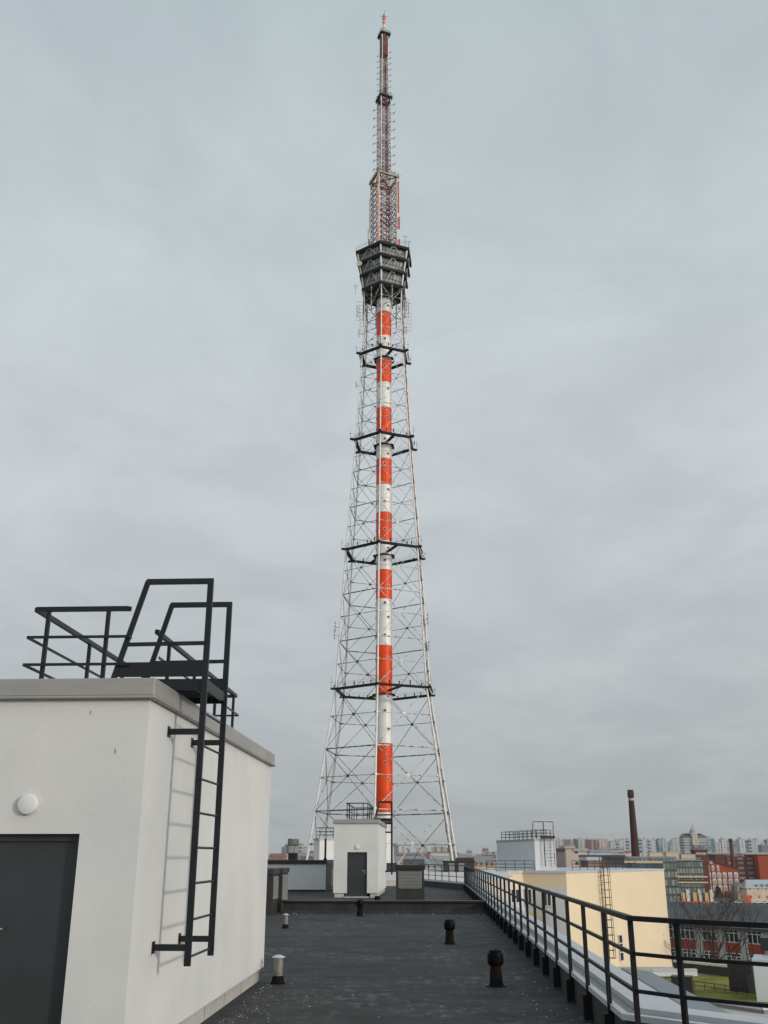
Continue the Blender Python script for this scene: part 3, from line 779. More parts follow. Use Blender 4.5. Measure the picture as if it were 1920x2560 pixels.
# small side antennas on the lattice
sa = MB()
for (k, z, s_) in ((1, 62, 1), (1, 64.5, 1), (5, 58, 1), (5, 66, 1.2), (5, 172, 1.4), (1, 171, 1.5), (5, 163, 1), (1, 163, 1.0), (1, 144, 0.8)):
    p_ = V(k, z); o_ = Vector((p_.x, p_.y, 0)).normalized()
    sa = MB(); sa.bar(p_, p_ + o_ * 1.6 * s_, 0.08)
    for j in (-1, 0, 1): sa.bar(p_ + o_ * (1.3 * s_) + Vector((0, 0, j * s_)), p_ + o_ * (1.9 * s_) + Vector((0, 0, j * s_ + 0.5)), 0.09)
    sa.bar(p_ + o_ * 1.6 * s_ - Vector((0, 0, 1.5 * s_)), p_ + o_ * 1.6 * s_ + Vector((0, 0, 1.5 * s_)), 0.08)
    sa.build('side_antenna', tw_dark, tower)
# cage antennas hanging below the deck on both sides
for k in (1, 4, 5, 2):
    ca = MB(); p_ = hx(k, 8.8, 170)
    for dx_ in (-1.1, 0, 1.1):
        ca.bar(p_ + Vector((dx_, 0, -2)), p_ + Vector((dx_, 0, 5)), 0.07)
    for j in range(6): ca.bar(p_ + Vector((-1.1, 0, -2 + 1.4 * j)), p_ + Vector((1.1, 0, -2 + 1.4 * j)), 0.07)
    ca.build('cage_antenna', brace_dark, tower)

# observation deck
strut_m = mat('deck_strut_grey', (0.40, 0.40, 0.40), 0.5, var=0.2, scale=0.6)
DK = [(179.8, 8.14), (184.9, 8.95), (189.6, 9.8), (193.8, 10.4)]
def hexpoly(r): return [(hx(k, r, 0).x, hx(k, r, 0).y) for k in range(6)]
deck = MB()
for z, r_ in DK:
    deck.prism(hexpoly(r_), z + Z0 - 0.35, z + Z0 + 0.55)
deck.prism(hexpoly(5.2), 177.5 + Z0, 179.4 + Z0)
dko = deck.build('observation_deck', tw_dark, tower)
for (z, r_), (z2, r2_) in zip(DK, DK[1:]):
    for k in range(6):
        a_, b_ = hx(k, r_ - 1.5, z + 0.56), hx(k + 1, r_ - 1.5, z + 0.56)
        c_, d_ = hx(k, r2_ - 1.6, z2 - 0.36), hx(k + 1, r2_ - 1.6, z2 - 0.36)
        e_ = (b_ - a_).normalized(); nrm = Vector((e_.y, -e_.x, 0))
        if nrm.dot(Vector((a_.x, a_.y, 0))) < 0: nrm = -nrm
        w_ = (b_ - a_).length; h_ = (c_ - a_).z
        ang = math.atan2(e_.y, e_.x)
        # glazing built flat in its own frame so panes stay square
        g_ = MB(); slope = (Vector(((c_ + d_) / 2 - (a_ + b_) / 2)))
        outw = slope.dot(nrm)
        wd2 = (d_ - c_).length
        g_.add([(0, 0, 0), (w_, 0, 0), ((w_ + wd2) / 2, -outw, h_), ((w_ - wd2) / 2, -outw, h_)], [(0, 1, 2, 3)])
        g_.add([(0, 0.2, 0), (w_, 0.2, 0), ((w_ + wd2) / 2, 0.2 - outw, h_), ((w_ - wd2) / 2, 0.2 - outw, h_)], [(3, 2, 1, 0)])
        # make sure the outward side faces out (e_ may run either way round)
        o_ = g_.build('glazing', deck_glass, dko)
        o_.location = a_; o_.rotation_euler = (0, 0, ang)
        if (Matrix.Rotation(ang, 3, 'Z') @ Vector((0, -1, 0))).dot(nrm) < 0:
            o_.location = b_; o_.rotation_euler = (0, 0, ang + math.pi)
        # inverted V strut in front of the glazing
        A_ = hx(k, r_ - 0.35, z + 0.5).lerp(hx(k + 1, r_ - 0.35, z + 0.5), 0.17); B_ = hx(k, r_ - 0.35, z + 0.5).lerp(hx(k + 1, r_ - 0.35, z + 0.5), 0.83)
        T1 = hx(k, r2_ - 0.6, z2 - 0.5).lerp(hx(k + 1, r2_ - 0.6, z2 - 0.5), 0.44); T2 = hx(k, r2_ - 0.6, z2 - 0.5).lerp(hx(k + 1, r2_ - 0.6, z2 - 0.5), 0.56)
        s_ = MB(); s_.tube(A_, T1, 0.115, 8); s_.tube(B_, T2, 0.115, 8); s_.tube(T1, T2, 0.115, 8)
        s_.build('strut', strut_m, dko)
        s_ = MB(); p_ = hx(k, r_ - 0.45, z + 0.5).lerp(hx(k + 1, r_ - 0.45, z + 0.5), 0.06)
        s_.tube(hx(k, r_ - 0.7, z + 0.5), hx(k, r2_ - 0.9, z2 - 0.3), 0.26, 8)
        hh = MB()
        for h2 in (1.1, 1.6):
            hh.bar(hx(k, r_ - 0.12, z + h2), hx(k + 1, r_ - 0.12, z + h2), 0.05)
        for j in range(7):
            q_ = hx(k, r_ - 0.12, z + 0.5).lerp(hx(k + 1, r_ - 0.12, z + 0.5), (j + .5) / 7); hh.bar(q_, q_ + Vector((0, 0, 1.1)), 0.05)
        hh.build('handrail', brace_dark, dko)
        s_.build('column', white_steel, dko)
# struts under the deck
for k in range(6):
    s_ = MB(); c0 = hx(k, 8.0, 179.5); c1 = hx(k + 1, 8.0, 179.5)
    X_ = (V(k, 174) + V(k + 1, 174)) / 2
    s_.tube(c0, X_, 0.12, 6); s_.tube(c1, X_, 0.12, 6); s_.tube(V(k, 171.7), X_, 0.12, 6); s_.tube(V(k + 1, 171.7), X_, 0.12, 6)
    s_.bar((c0 + c1) / 2, (c0 + c1) / 2 - Vector((0, 0, 9)), 0.35); s_.build('under_strut', brace_dark, dko)
dr_ = MB()
for k in range(6):
    for h_ in (0.9, 1.6): dr_.bar(hx(k, 10.35, 194.3 + h_), hx(k + 1, 10.35, 194.3 + h_), 0.06)
    for j in range(8):
        p_ = hx(k, 10.35, 194.3).lerp(hx(k + 1, 10.35, 194.3), j / 8); dr_.bar(p_, p_ + Vector((0, 0, 1.6)), 0.06)
dr_.build('roof_handrail', brace_dark, dko)
dd = MB(); c_ = hx(1, 9.8, 188.6) + Vector((0.8, -1.2, 0)); dd.tube(c_, c_ + Vector((-0.25, -0.55, 0.0)), 0.95, 20); dd.bar(c_, hx(1, 8.5, 188), 0.15)
dd.build('dish_antenna', mast_wh, dko)
for k, z, s_ in ((5, 194, 1), (5, 195, 1.3), (4, 194, 0.8), (1, 178, 1), (4, 175, 1.2)):
    an = MB(); p_ = hx(k, 9.3, z) + Vector((random.uniform(-1, 1), 0, 0))
    an.bar(p_, p_ + Vector((0, 0, 3.5 * s_)), 0.09); an.bar(p_ + Vector((-0.7, 0, 3 * s_)), p_ + Vector((0.9, 0, 3.2 * s_)), 0.07); an.bar(p_ + Vector((-0.2, 0, 2.2)), p_ + Vector((0.6, 0, 2.3)), 0.07)
    an.build('whip_antenna', tw_dark, dko)

# mast above the deck: three square lattice sections
MA = R(22)
def sq(k, r, z):
    t_ = MA + k * math.pi / 2
    return Vector((-r * math.sin(t_), -r * math.cos(t_), z + Z0))
def mast(z0, z1, r0, r1, pitch, leg, br, inner):
    mb = MB(); n = int(round((z1 - z0) / pitch))
    lat = MB()
    for k in range(4): mb.tube(sq(k, r0, z0), sq(k, r1, z1), leg, 8)
    for i in range(n):
        a_, b_ = z0 + (z1 - z0) * i / n, z0 + (z1 - z0) * (i + 1) / n
        ra, rb = r0 + (r1 - r0) * i / n, r0 + (r1 - r0) * (i + 1) / n
        for k in range(4):
            p, q, s_, t_ = sq(k, ra, a_), sq(k + 1, ra, a_), sq(k, rb, b_), sq(k + 1, rb, b_)
            lat.tube(p, q, br, 5); 
            m_ = (s_ + t_) / 2; lat.tube(p, m_, br, 5); lat.tube(q, m_, br, 5)
            if r0 > 4: lat.tube((p + q) / 2, s_.lerp(p, 0.5), br * 0.8, 5); lat.tube((p + q) / 2, t_.lerp(q, 0.5), br * 0.8, 5)
            if inner:
                p, q, s_, t_ = [Vector((v_.x * inner, v_.y * inner, v_.z)) for v_ in (p, q, s_, t_)]
                lat.tube(p, t_ if i % 2 else s_.lerp(t_, 0.99), br, 5); lat.tube(p, s_, br * 1.3, 5)
                if i % 3 == 0: lat.tube(p, sq(k, ra, a_), br, 5); lat.tube(p, q, br * 1.5, 5)
    sec = mb.build('mast_section', mast_wh, tower, smooth=True)
    lat.build('lattice', mast_red, sec)
    return sec
s3 = mast(194.3, 226.0, 4.84, 4.95, 2.3, 0.32, 0.095, 0.45)
s2 = mast(226.2, 262.0, 2.68, 2.62, 1.9, 0.19, 0.075, 0.5)
s1 = mast(262.2, 291.8, 1.72, 1.62, 1.45, 0.15, 0.065, 0.45)
def platform(z, r, h, parent, m):
    mb = MB()
    for k in range(4): mb.bar(sq(k, r, z), sq(k + 1, r, z), 0.7, h)
    for k in range(4): mb.bar(sq(k, r, z), sq(k + 2, r, z), 0.3, h * 0.6)
    o_ = mb.build('gallery', m, parent)
    hb_ = MB()
    for k in range(4):
        for h_ in (0.8, 1.4): hb_.bar(sq(k, r + 0.2, z + h_), sq(k + 1, r + 0.2, z + h_), 0.06)
        for j in range(6):
            p_ = sq(k, r + 0.2, z).lerp(sq(k + 1, r + 0.2, z), j / 6); hb_.bar(p_, p_ + Vector((0, 0, random.uniform(1.2, 2.2))), 0.07)
        p_ = sq(k, r, z); d_ = Vector((p_.x, p_.y, 0)).normalized()
        hb_.bar(p_, p_ + d_ * 1.1 + Vector((0, 0, 0.4)), 0.07)
    hb_.build('handrail', tw_dark, o_)
mast_tan = mat('gallery_tan', (0.30, 0.27, 0.19), 0.7, var=0.4, scale=0.8)
platform(226.3, 5.4, 0.6, s3, mast_tan); platform(262.0, 3.05, 0.7, s2, tw_dark); platform(291.9, 2.35, 0.7, s1, tw_dark)
# upper solid red radome panels of the thinnest section
mb = MB()
for k in range(4):
    for j in range(9):
        z = 282.6 + j * 1.0
        mb.bar(sq(k, 1.62, z).lerp(sq(k + 1, 1.62, z), 0.1), sq(k, 1.62, z).lerp(sq(k + 1, 1.62, z), 0.9), 0.1, 0.72)
mb.build('panel_antenna', mat('panel_maroon', (0.13, 0.03, 0.032), 0.6, var=0.25, scale=1.0), s1)
# tall red and orange panels on the corners of the widest section
def vpan(k, r, z0, z1, w_, m, nm='panel_antenna'):
    mb = MB(); a_ = sq(k, r, z0); b_ = sq(k, r, z1); mb.bar(a_, b_, w_, w_); mb.bar(a_ + Vector((0, 0, 1)), sq(k, 4.9, z0 + 1), 0.1); mb.bar(b_ - Vector((0, 0, 1)), sq(k, 4.9, z1 - 1), 0.1); mb.build(nm, m, s3)
vpan(3, 5.45, 211.5, 224.5, 0.40, ant_red); vpan(3, 5.6, 204.8, 209.5, 0.55, ant_red); vpan(3, 5.6, 194.6, 200.4, 0.5, ant_red)
vpan(0, 5.4, 208, 225.5, 0.5, ant_or); vpan(0, 5.35, 195, 207, 0.45, ant_or)
vpan(1, 5.45, 207, 220, 0.3, mast_wh); vpan(1, 5.9, 203.5, 207.5, 0.4, mast_wh); vpan(1, 5.6, 200.8, 203.3, 0.4, tw_dark); vpan(1, 5.6, 196, 200, 0.35, mast_wh); vpan(1, 5.9, 194.6, 197.5, 0.35, tw_dark)
# dipole pairs
def dipoles(sec, zs, r, reach, size, th):
    for k in (1, 3):
        for z in zs:
            p_ = sq(k, r, z); d_ = Vector((p_.x, p_.y, 0)).normalized()
            e = p_ + d_ * reach
            mb = MB(); mb.bar(p_ + Vector((0, 0, 0.4)), e, th * .7); mb.bar(p_ - Vector((0, 0, 0.3)), e, th * .7)
            t_ = Vector((0.45, 0.2, 1.0)) * size
            mb.bar(e - t_, e + t_, th); 
            mb.box((e.x - th * 1.6, e.y - .1, e.z - th * 1.6), (e.x + th * 1.6, e.y + .1, e.z + th * 1.6))
            mb.build('dipole_antenna', tw_dark, sec)
dipoles(s2, [228.5 + 3.75 * i for i in range(9)], 2.7, 1.35, 0.95, 0.085)
dipoles(s1, [264.3 + 2.7 * i for i in range(8)], 1.7, 0.95, 0.55, 0.07)
for k in (0, 2):
    for z in range(230, 262, 4):
        p_ = sq(k, 2.7, z); d_ = Vector((p_.x, p_.y, 0)).normalized(); mb = MB(); mb.bar(p_, p_ + d_ * 1.2, 0.07); mb.bar(p_ + d_ * 1.2 - Vector((.4, 0, .9)), p_ + d_ * 1.2 + Vector((.4, 0, .9)), 0.08); mb.build('dipole_antenna', tw_dark, s2)
# top pole
mb = MB(); mb.lathe([(0.50, 292.2 + Z0), (0.48, 295.4 + Z0), (0.56, 295.45 + Z0), (0.56, 295.7 + Z0), (0.5, 295.75 + Z0), (0.5, 297.6 + Z0), (0.6, 297.65 + Z0), (0.6, 297.9 + Z0), (0.52, 297.95 + Z0), (0.5, 299.8 + Z0), (0.62, 299.85 + Z0), (0.62, 300.1 + Z0), (0.52, 300.2 + Z0), (0.52, 301 + Z0), (0.62, 301.1 + Z0), (0.62, 301.4 + Z0), (0.3, 302.6 + Z0)], n=16,
          mis=[0, 2, 2, 2, 0, 2, 2, 2, 1, 2, 2, 2, 1, 2, 2, 1])
tp = mb.build('top_pole', [mast_wh, ant_or, ant_red], tower, smooth=True)
mb = MB(); mb.bar((0, 0, 302.4 + Z0), (0.35, 0, 304.4 + Z0), 0.10); mb.bar((-1.5, 0, 301.6 + Z0), (1.6, 0, 301.3 + Z0), 0.08); mb.bar((0, -1.2, 301 + Z0), (0, 1.2, 301 + Z0), 0.08)
mb.build('whip_antenna', tw_dark, tp)


# ------------------------------------------------------------------ ground and city
GZ = -24.0
def ground_mat():
    m = mat('city_ground', (0.07, 0.066, 0.06), 0.95, scale=0.012, c2=(0.13, 0.125, 0.115), lo=0.4, hi=0.6)
    return m
MB().add([(-9000, -200, GZ), (9000, -200, GZ), (9000, 9000, GZ), (-9000, 9000, GZ)], [(0, 1, 2, 3)]).build('ground', ground_mat())
struct(bpy.data.objects['ground'])
asph = mat('asphalt', (0.06, 0.06, 0.062), 0.85, var=0.15, scale=0.3)
MB().add([(90, 585, GZ + 0.02), (420, 585, GZ + 0.02), (420, 640, GZ + 0.02), (90, 612, GZ + 0.02)], [(0, 1, 2, 3)]).build('road', asph)
struct(bpy.data.objects['road'])
stone_lt = mat('pale_concrete', (0.42, 0.41, 0.39), 0.9, var=0.1, scale=0.2)
roof_grey = mat('tin_roof', (0.20, 0.23, 0.26), 0.6, var=0.15, scale=0.1)
roof_lt = mat('light_tin_roof', (0.34, 0.36, 0.38), 0.6, var=0.15, scale=0.1)
roof_dark = mat('dark_sheet_roof', (0.045, 0.05, 0.056), 0.6, var=0.3, scale=0.12, stretch=(1, 1, 1))
roof_red = mat('red_tin_roof', (0.20, 0.09, 0.075), 0.7, var=0.2, scale=0.1)

# --- right wing of our block with cream walls
C0 = (13.45, 103.8)
wing = thing('wing_building', 'cream rendered wing with white base band and grey coping behind the railing', 'building', (0, 0, 0))
W = [(7.75, 105.2), (9.4, 106.2), C0, (27.4, 123.0), (22.0, 134.0), (5.0, 134.0)]
MB().prism(W, GZ, 0.2).build('wall', cream, wing)
def off(poly, d):
    c_ = Vector((14.0, 118.0)); res = []
    for p in poly:
        v = Vector(p) - c_; res.append(tuple(c_ + v * (1 + d / v.length)))
    return res
MB().prism(off(W, 0.12), 0.202, 0.40).build('coping', coping_m, wing)
lw = MB()
for (p, q) in ((W[0], W[1]), (W[1], W[2])):
    d = (Vector(q) - Vector(p)).normalized(); n_ = Vector((d.y, -d.x))
    if n_.y > 0: n_ = -n_
    lw.prism([tuple(Vector(p) + n_ * 0.02), tuple(Vector(q) + n_ * 0.02), tuple(Vector(q) + n_ * 0.1), tuple(Vector(p) + n_ * 0.1)], -6.0, -1.15)
lw.build('white_wall_band', render_cool, wing)
MB().box((4.0, -0.2, -9), (8.0, 0, -3.4)).build('lower_wall', mat('tan_render', (0.42, 0.31, 0.19), 0.9, var=0.04, scale=0.3), wing, M=Matrix.Translation((2.5, 104.2, 0)))
def window(parent, M, w_, h_, nx=2, nz=1, fr=0.09, frame_m=None, gl_m=None, depth=0.1):
    """window in the local xz plane facing -y"""
    fm = frame_m or win_white
    f = MB(); f.box((-w_ / 2, -depth, 0), (w_ / 2, -0.01, fr)); f.box((-w_ / 2, -depth, h_ - fr), (w_ / 2, -0.01, h_))
    for i in range(nx + 1):
        x = -w_ / 2 + fr / 2 + (w_ - fr) * i / nx; f.box((x - fr / 2, -depth, fr + .002), (x + fr / 2, -0.01, h_ - fr - .002))
    for i in range(1, nz):
        z = h_ * (0.72 if nz == 2 else i / nz); f.box((-w_ / 2 + fr, -depth + 0.02, z - fr / 2), (w_ / 2 - fr, -0.012, z + fr / 2))
    o_ = f.build('window', fm, parent, M=M)
    MB().box((-w_ / 2 + 0.01, -0.05, 0.01), (w_ / 2 - 0.01, -0.005, h_ - 0.01)).build('pane', gl_m or glass_d, o_, M=M)
    return o_
def face_M(p, q, s_, z, out=0.0):
    """matrix of a point at distance s_ along the facade p->q (left to right seen from outside)"""
    p, q = Vector(p), Vector(q); d = (q - p).normalized(); n_ = Vector((d.y, -d.x))
    o_ = p + d * s_ + n_ * out
    return Matrix.Translation((o_.x, o_.y, z)) @ Matrix.Rotation(math.atan2(d.y, d.x), 4, 'Z')
for s_ in (0.75,): window(wing, face_M(W[0], W[1], s_, -2.65, 0.1), 1.2, 1.35, 2, 1)
for s_ in (0.5, 2.6): window(wing, face_M(W[1], W[2], s_, -2.9, 0.1), 0.95, 1.6, 2, 1)
window(wing, face_M(W[2], W[3], 17.5 * 0.62, -8.6, 0.02), 0.9, 2.6, 1, 3)
# caged wall ladder on the cream wing
lad = thing('wall_ladder', 'thin caged ladder climbing the cream wing wall', 'ladder', (0, 0, 0))
ML = face_M(W[2], W[3], 7.3, 0, 0.25)
mb = MB()
for x in (-0.35, 0.35): mb.box((x - 0.03, -0.03, -9.2), (x + 0.03, 0.03, 1.7))
lad_m = mat('yellow_brown_paint', (0.10, 0.075, 0.03), 0.6, var=0.3)
mb.build('stile', lad_m, lad, M=ML)
mb = MB()
for k in range(26): mb.box((-0.32, -0.02, -9.0 + 0.42 * k), (0.32, 0.02, -8.97 + 0.42 * k))
mb.build('rungs', lad_m, lad, M=ML)
mb = MB()
for k in range(14):
    z = -8.0 + 0.72 * k
    pts = [(-0.35, 0), (-0.45, -0.45), (-0.2, -0.8), (0.2, -0.8), (0.45, -0.45), (0.35, 0)]
    for a_, b_ in zip(pts, pts[1:]): mb.bar((a_[0], a_[1], z), (b_[0], b_[1], z), 0.05)
for x, y in ((-0.45, -0.45), (-0.2, -0.8), (0.2, -0.8), (0.45, -0.45)): mb.box((x - 0.02, y - 0.02, -8), (x + 0.02, y + 0.02, 1.4))
mb.build('cage', lad_m, lad, M=ML)
# sunlit pale wall that runs from our roof end to the wing
lw2 = thing('side_wall', 'pale sunlit wall running behind the railing towards the cream wing', 'wall', (0, 0, 0))
MB().prism([(2.75, 60.4), (7.7, 105.0), (6.9, 105.6), (1.9, 61.0)], GZ, 0.30).build('wall', mat('pale_pink_render', (0.66, 0.60, 0.565), 0.9, var=0.03, scale=0.3), lw2)
MB().prism([(2.85, 60.3), (7.85, 105.0), (6.8, 105.6), (1.75, 61.0)], 0.302, 0.40).build('coping', coping_m, lw2)
# thin railing on the wing roof
def rail_run(label, p, q, z, h, n, m=dark_metal, nr=3, th=0.05, group=None):
    t = thing('thin_railing', label, 'railing', (0, 0, 0), 0, group)
    for k in range(nr):
        MB().bar((p[0], p[1], z + h * (k + 1) / nr), (q[0], q[1], z + h * (k + 1) / nr), th).build('rail', m, t)
    for k in range(n + 1):
        x, y = p[0] + (q[0] - p[0]) * k / n, p[1] + (q[1] - p[1]) * k / n
        MB().box((x - th / 2, y - th / 2, z), (x + th / 2, y + th / 2, z + h)).build('post', m, t)
rail_run('thin railing along the cream wing roof near the caged ladder', (14.6, 107.5), (23.5, 119.7), 0.41, 0.95, 9, rail_metal)
rail_run('thin railing on the roof in front of the grey stair house', (5.6, 104.6), (10.4, 104.6), 0.42, 0.95, 5, rail_metal)
a = at(1334, 2140, 109)
g2 = box_house('stair_house', 'bluish and white stair house with a ladder on the wing roof, right of the tower', (11.05, 109.5), R(15), 2.35, 12.5, 0.4, 3.55, mat('render_blue_white', (0.60, 0.62, 0.64), 0.9, var=0.03), capz=0.2)
gr = thing('guard_railing', 'thin guard railing on the bluish stair house right of the tower', 'railing', (11.05, 109.5, 3.56), R(15))
for z in (0.3, 0.6, 0.9):
    mb = MB(); mb.bar((0.3, 0.3, z), (0.3, 11.5, z), 0.05); mb.bar((2.0, 0.3, z), (2.0, 11.5, z), 0.05); mb.bar((0.3, 11.5, z), (2.0, 11.5, z), 0.05); mb.bar((0.3, 0.3, z), (1.6, 0.3, z), 0.05); mb.build('rail', dark_metal, gr)
for k in range(9):
    for x in (0.3, 2.0): MB().box((x - .03, 0.3 + 1.4 * k - .03, 0), (x + .03, 0.3 + 1.4 * k + .03, 0.9)).build('post', dark_metal, gr)
gl2 = thing('roof_ladder', 'thin ladder and hooped frame on the white face of the bluish stair house', 'ladder', (11.05, 109.5, 0.4), R(15))
for x in (0.95, 2.05):
    mb = MB(); mb.box((x - .04, -0.4, 0.4), (x + .04, -0.32, 4.9)); mb.build('stile', dark_metal if x < 1 else brace_dark, gl2)
mb = MB(); mb.bar((0.95, -0.36, 4.88), (0.95, 0.9, 4.88), .06); mb.bar((2.05, -0.36, 4.88), (2.05, 0.9, 4.88), .06); mb.bar((0.6, -.3, 3.3), (2.2, -.3, 3.3), .2, .25); mb.bar((-0.2, -.36, 4.88), (2.05, -.36, 4.88), .06); mb.bar((-0.2, -.36, 4.88), (-0.35, -.36, 3.3), .06)
mb.build('hooped_frame', dark_metal, gl2)
for k in range(10): MB().box((0.98, -0.38, 0.6 + 0.34 * k), (2.03, -0.34, 0.64 + 0.34 * k)).build('rung', brace_dark, gl2)

# dark plant enclosure at the end of the roof
a, b = at(1108, 2150, 98), at(1186, 2150, 98)
pe = thing('plant_enclosure', 'dark panelled plant enclosure beyond the end railing under the tower leg', 'plant enclosure', (a.x, 98, 0.3))
wd = b.x - a.x
MB().box((0, 0, 0), (wd, 2.5, 1.0)).build('wall', vent_dark, pe); MB().box((-0.1, -0.1, 1.0), (wd + 0.1, 2.6, 1.1)).build('roof_edge', black_cap, pe)
for x in (0.5, 1.45): MB().box((x, -0.03, 0.06), (x + 0.55, -0.005, 0.9)).build('panel', louver_m, pe)
MB().box((wd * 0.42, 0.6, 1.1), (wd, 2.0, 1.38)).build('upper_box', mat('brown_box', (0.06, 0.03, 0.026), 0.7), pe)
a, b = at(966, 2150, 98), at(992, 2150, 98)
MB().box((a.x, 98, 0.3), (b.x, 100, 1.2)).build('plant_box', vent_dark); tag(bpy.data.objects['plant_box'], 'dark low box right behind the small white stair house', 'plant box')

# --- lower roofs on the right: ledge, green terrace, white house
MB().prism([(5.95, 20), (6.05, 34.5), (6.75, 33.5), (6.75, 25.3), (7.6, 20)], GZ, -1.5).build('lower_roof', roof_grey)
tag(bpy.data.objects['lower_roof'], 'grey lower roof strip just outside the right coping', 'roof')
grass_m = mat('green_roof', (0.07, 0.085, 0.008), 0.95, scale=0.5, c2=(0.22, 0.21, 0.015), lo=0.35, hi=0.65, bump=0.5, bscale=8)
pod = thing('podium', 'low courtyard podium carrying the green terrace', 'building', (0, 0, 0))
MB().prism([(17, 90), (24, 76), (40, 76), (40, 100), (27, 112), (19, 112)], GZ, -9.05).build('wall', stone_lt, pod)
MB().prism([(19.5, 98), (20.5, 85.5), (24.1, 80.6), (34, 88), (28.5, 103), (22, 107)], -9.05, -9.0).build('terrace_grass', grass_m)
tag(bpy.data.objects['terrace_grass'], 'bright green planted terrace in the courtyard', 'grass', kind='stuff')
mb = MB()
rnd = random.Random(3)
def wall_line(name, label, p, q, z0, z1, t_, m, capm, capt=0.16, seg=0, group=None):
    o_ = thing(name, label, 'parapet', (0, 0, 0), 0, group)
    p, q = Vector(p), Vector(q); d = (q - p).normalized(); n_ = Vector((-d.y, d.x)); Ln = (q - p).length
    def quad(a_, b_, w_): return [tuple(a_ - n_ * w_), tuple(b_ - n_ * w_), tuple(b_ + n_ * w_), tuple(a_ + n_ * w_)]
    MB().prism(quad(p, q, t_ / 2), z0, z1).build('wall', m, o_)
    k = max(1, int(Ln / seg)) if seg else 1
    for i in range(k):
        a_ = p + d * (Ln * i / k + (0.02 if k > 1 else 0)); b_ = p + d * (Ln * (i + 1) / k - (0.02 if k > 1 else 0))
        MB().prism(quad(a_, b_, t_ / 2 + 0.06), z1 + 0.002, z1 + capt).build('coping', capm, o_)
wall_line('parapet', 'white capped parapet in segments behind the green terrace', (24.3, 108), (29.0, 102.2), -9, -8.2, 0.35, vent_dark, coping_warm, 0.2, 1.3)
wall_line('parapet', 'white capped short wall at the left of the green terrace', (21.0, 103.2), (25.3, 103.6), -9, -8.55, 0.5, render_cool, coping_m)
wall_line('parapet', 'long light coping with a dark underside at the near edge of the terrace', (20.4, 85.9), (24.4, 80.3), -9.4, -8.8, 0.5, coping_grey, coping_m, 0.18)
rail_run('thin dark railing crossing the green terrace', (20.8, 96.6), (26.3, 88.2), -9, 0.62, 9, dark_metal, 2, 0.045)
def simple_box(name, label, cat, c_, sx, sy, z0, z1, m, rz=0, capm=None, group=None):
    t = thing(name, label, cat, (c_[0], c_[1], z0), rz, group)
    MB().box((-sx / 2, -sy / 2, 0), (sx / 2, sy / 2, z1 - z0 - 0.12)).build('shaft', m, t)
    MB().box((-sx / 2 - .05, -sy / 2 - .05, z1 - z0 - 0.118), (sx / 2 + .05, sy / 2 + .05, z1 - z0)).build('cap', capm or black_cap, t)
simple_box('vent_shaft', 'black vent shaft standing on the green terrace, left', 'vent shaft', (21.0, 91.2), 1.6, 1.2, -9, -7.7, vent_dark, R(-20))
simple_box('vent_shaft', 'tall black vent shaft beside the white house on the green terrace', 'vent shaft', (26.3, 92.4), 1.7, 1.2, -9, -6.6, vent_dark, R(-45))
wh = box_house('stair_house', 'white stair house at the lower right beside the green terrace', (25.6, 86.3), R(-20), 5, 4.5, -9, -5.95, mat('render_white_low', (0.62, 0.65, 0.67), 0.9, var=0.04, scale=0.5), cap=coping_m)
MB().box((-0.13, 1.2, 0.3), (-0.005, 1.5, 2.4)).build('downpipe', louver_m, wh)
bb = thing('tank_box', 'black box with thin frames on top of the lower right white house', 'plant box', (27.5, 90, -5.94), R(-20))
MB().box((0, 0, 0.3), (3, 2, 1.3)).build('housing', black_cap, bb)
for x in (0.05, 2.9): MB().box((x, 0.05, 0), (x + .08, .13, 0.298)).build('leg', dark_metal, bb)
mb = MB()
for x in (-1.2, -0.7): mb.box((x, -.1, -1.6), (x + .06, -.04, 1.3))
for k in range(6): mb.box((-1.2, -.12, -1.4 + .45 * k), (-0.64, -.02, -1.35 + .45 * k))
mb.build('ladder_frame', dark_metal, bb)

# --- dark roofed school-like building with white piers and red spandrels
P0, P1 = (33.0, 177.1), (64.0, 141.8)
sch = thing('school_building', 'white piered building with red panels, white windows and a broad dark roof', 'building', (0, 0, 0))
dvec = (Vector(P1) - Vector(P0)).normalized(); nb = Vector((-dvec.y, dvec.x))      # nb points away from the camera
if nb.y < 0: nb = -nb
q0, q1 = Vector(P0), Vector(P1)
back = 22
pier_m = mat('pale_pier', (0.44, 0.43, 0.41), 0.9, var=0.12, scale=0.5)
span_red = mat('red_spandrel', (0.33, 0.055, 0.028), 0.8, var=0.15, scale=0.6)
MB().prism([tuple(q0), tuple(q1), tuple(q1 + nb * back), tuple(q0 + nb * back)], GZ, -8.6).build('wall', pier_m, sch)
mb = MB(); e0, e1 = q0 - nb * 0.6 - dvec * 0.6, q1 - nb * 0.6 + dvec * 0.6; r0, r1 = q0 + nb * 11, q1 + nb * 11; f0, f1 = q0 + nb * 22.6, q1 + nb * 22.6
mb.add([(e0.x, e0.y, -8.45), (e1.x, e1.y, -8.45), (r1.x, r1.y, -5.7), (r0.x, r0.y, -5.7), (f0.x, f0.y, -8.45), (f1.x, f1.y, -8.45), (e0.x, e0.y, -8.75), (e1.x, e1.y, -8.75), (f0.x, f0.y, -8.75), (f1.x, f1.y, -8.75)],
       [(0, 1, 2, 3), (3, 2, 5, 4), (0, 6, 7, 1), (6, 8, 9, 7), (0, 3, 4, 8, 6), (1, 7, 9, 5, 2)])
rf = mb.build('roof', roof_dark, sch)
MB().box((0, 0, 0), (7.5, 1.6, 0.5)).build('roof_light', mat('skylight_cream', (0.55, 0.45, 0.33), 0.6), rf, M=Matrix.Translation((58.0, 164.5, -6.9)) @ Matrix.Rotation(math.atan2(dvec.y, dvec.x) + 0.35, 4, 'Z'))
Ln = (q1 - q0).length; pitch = 3.92
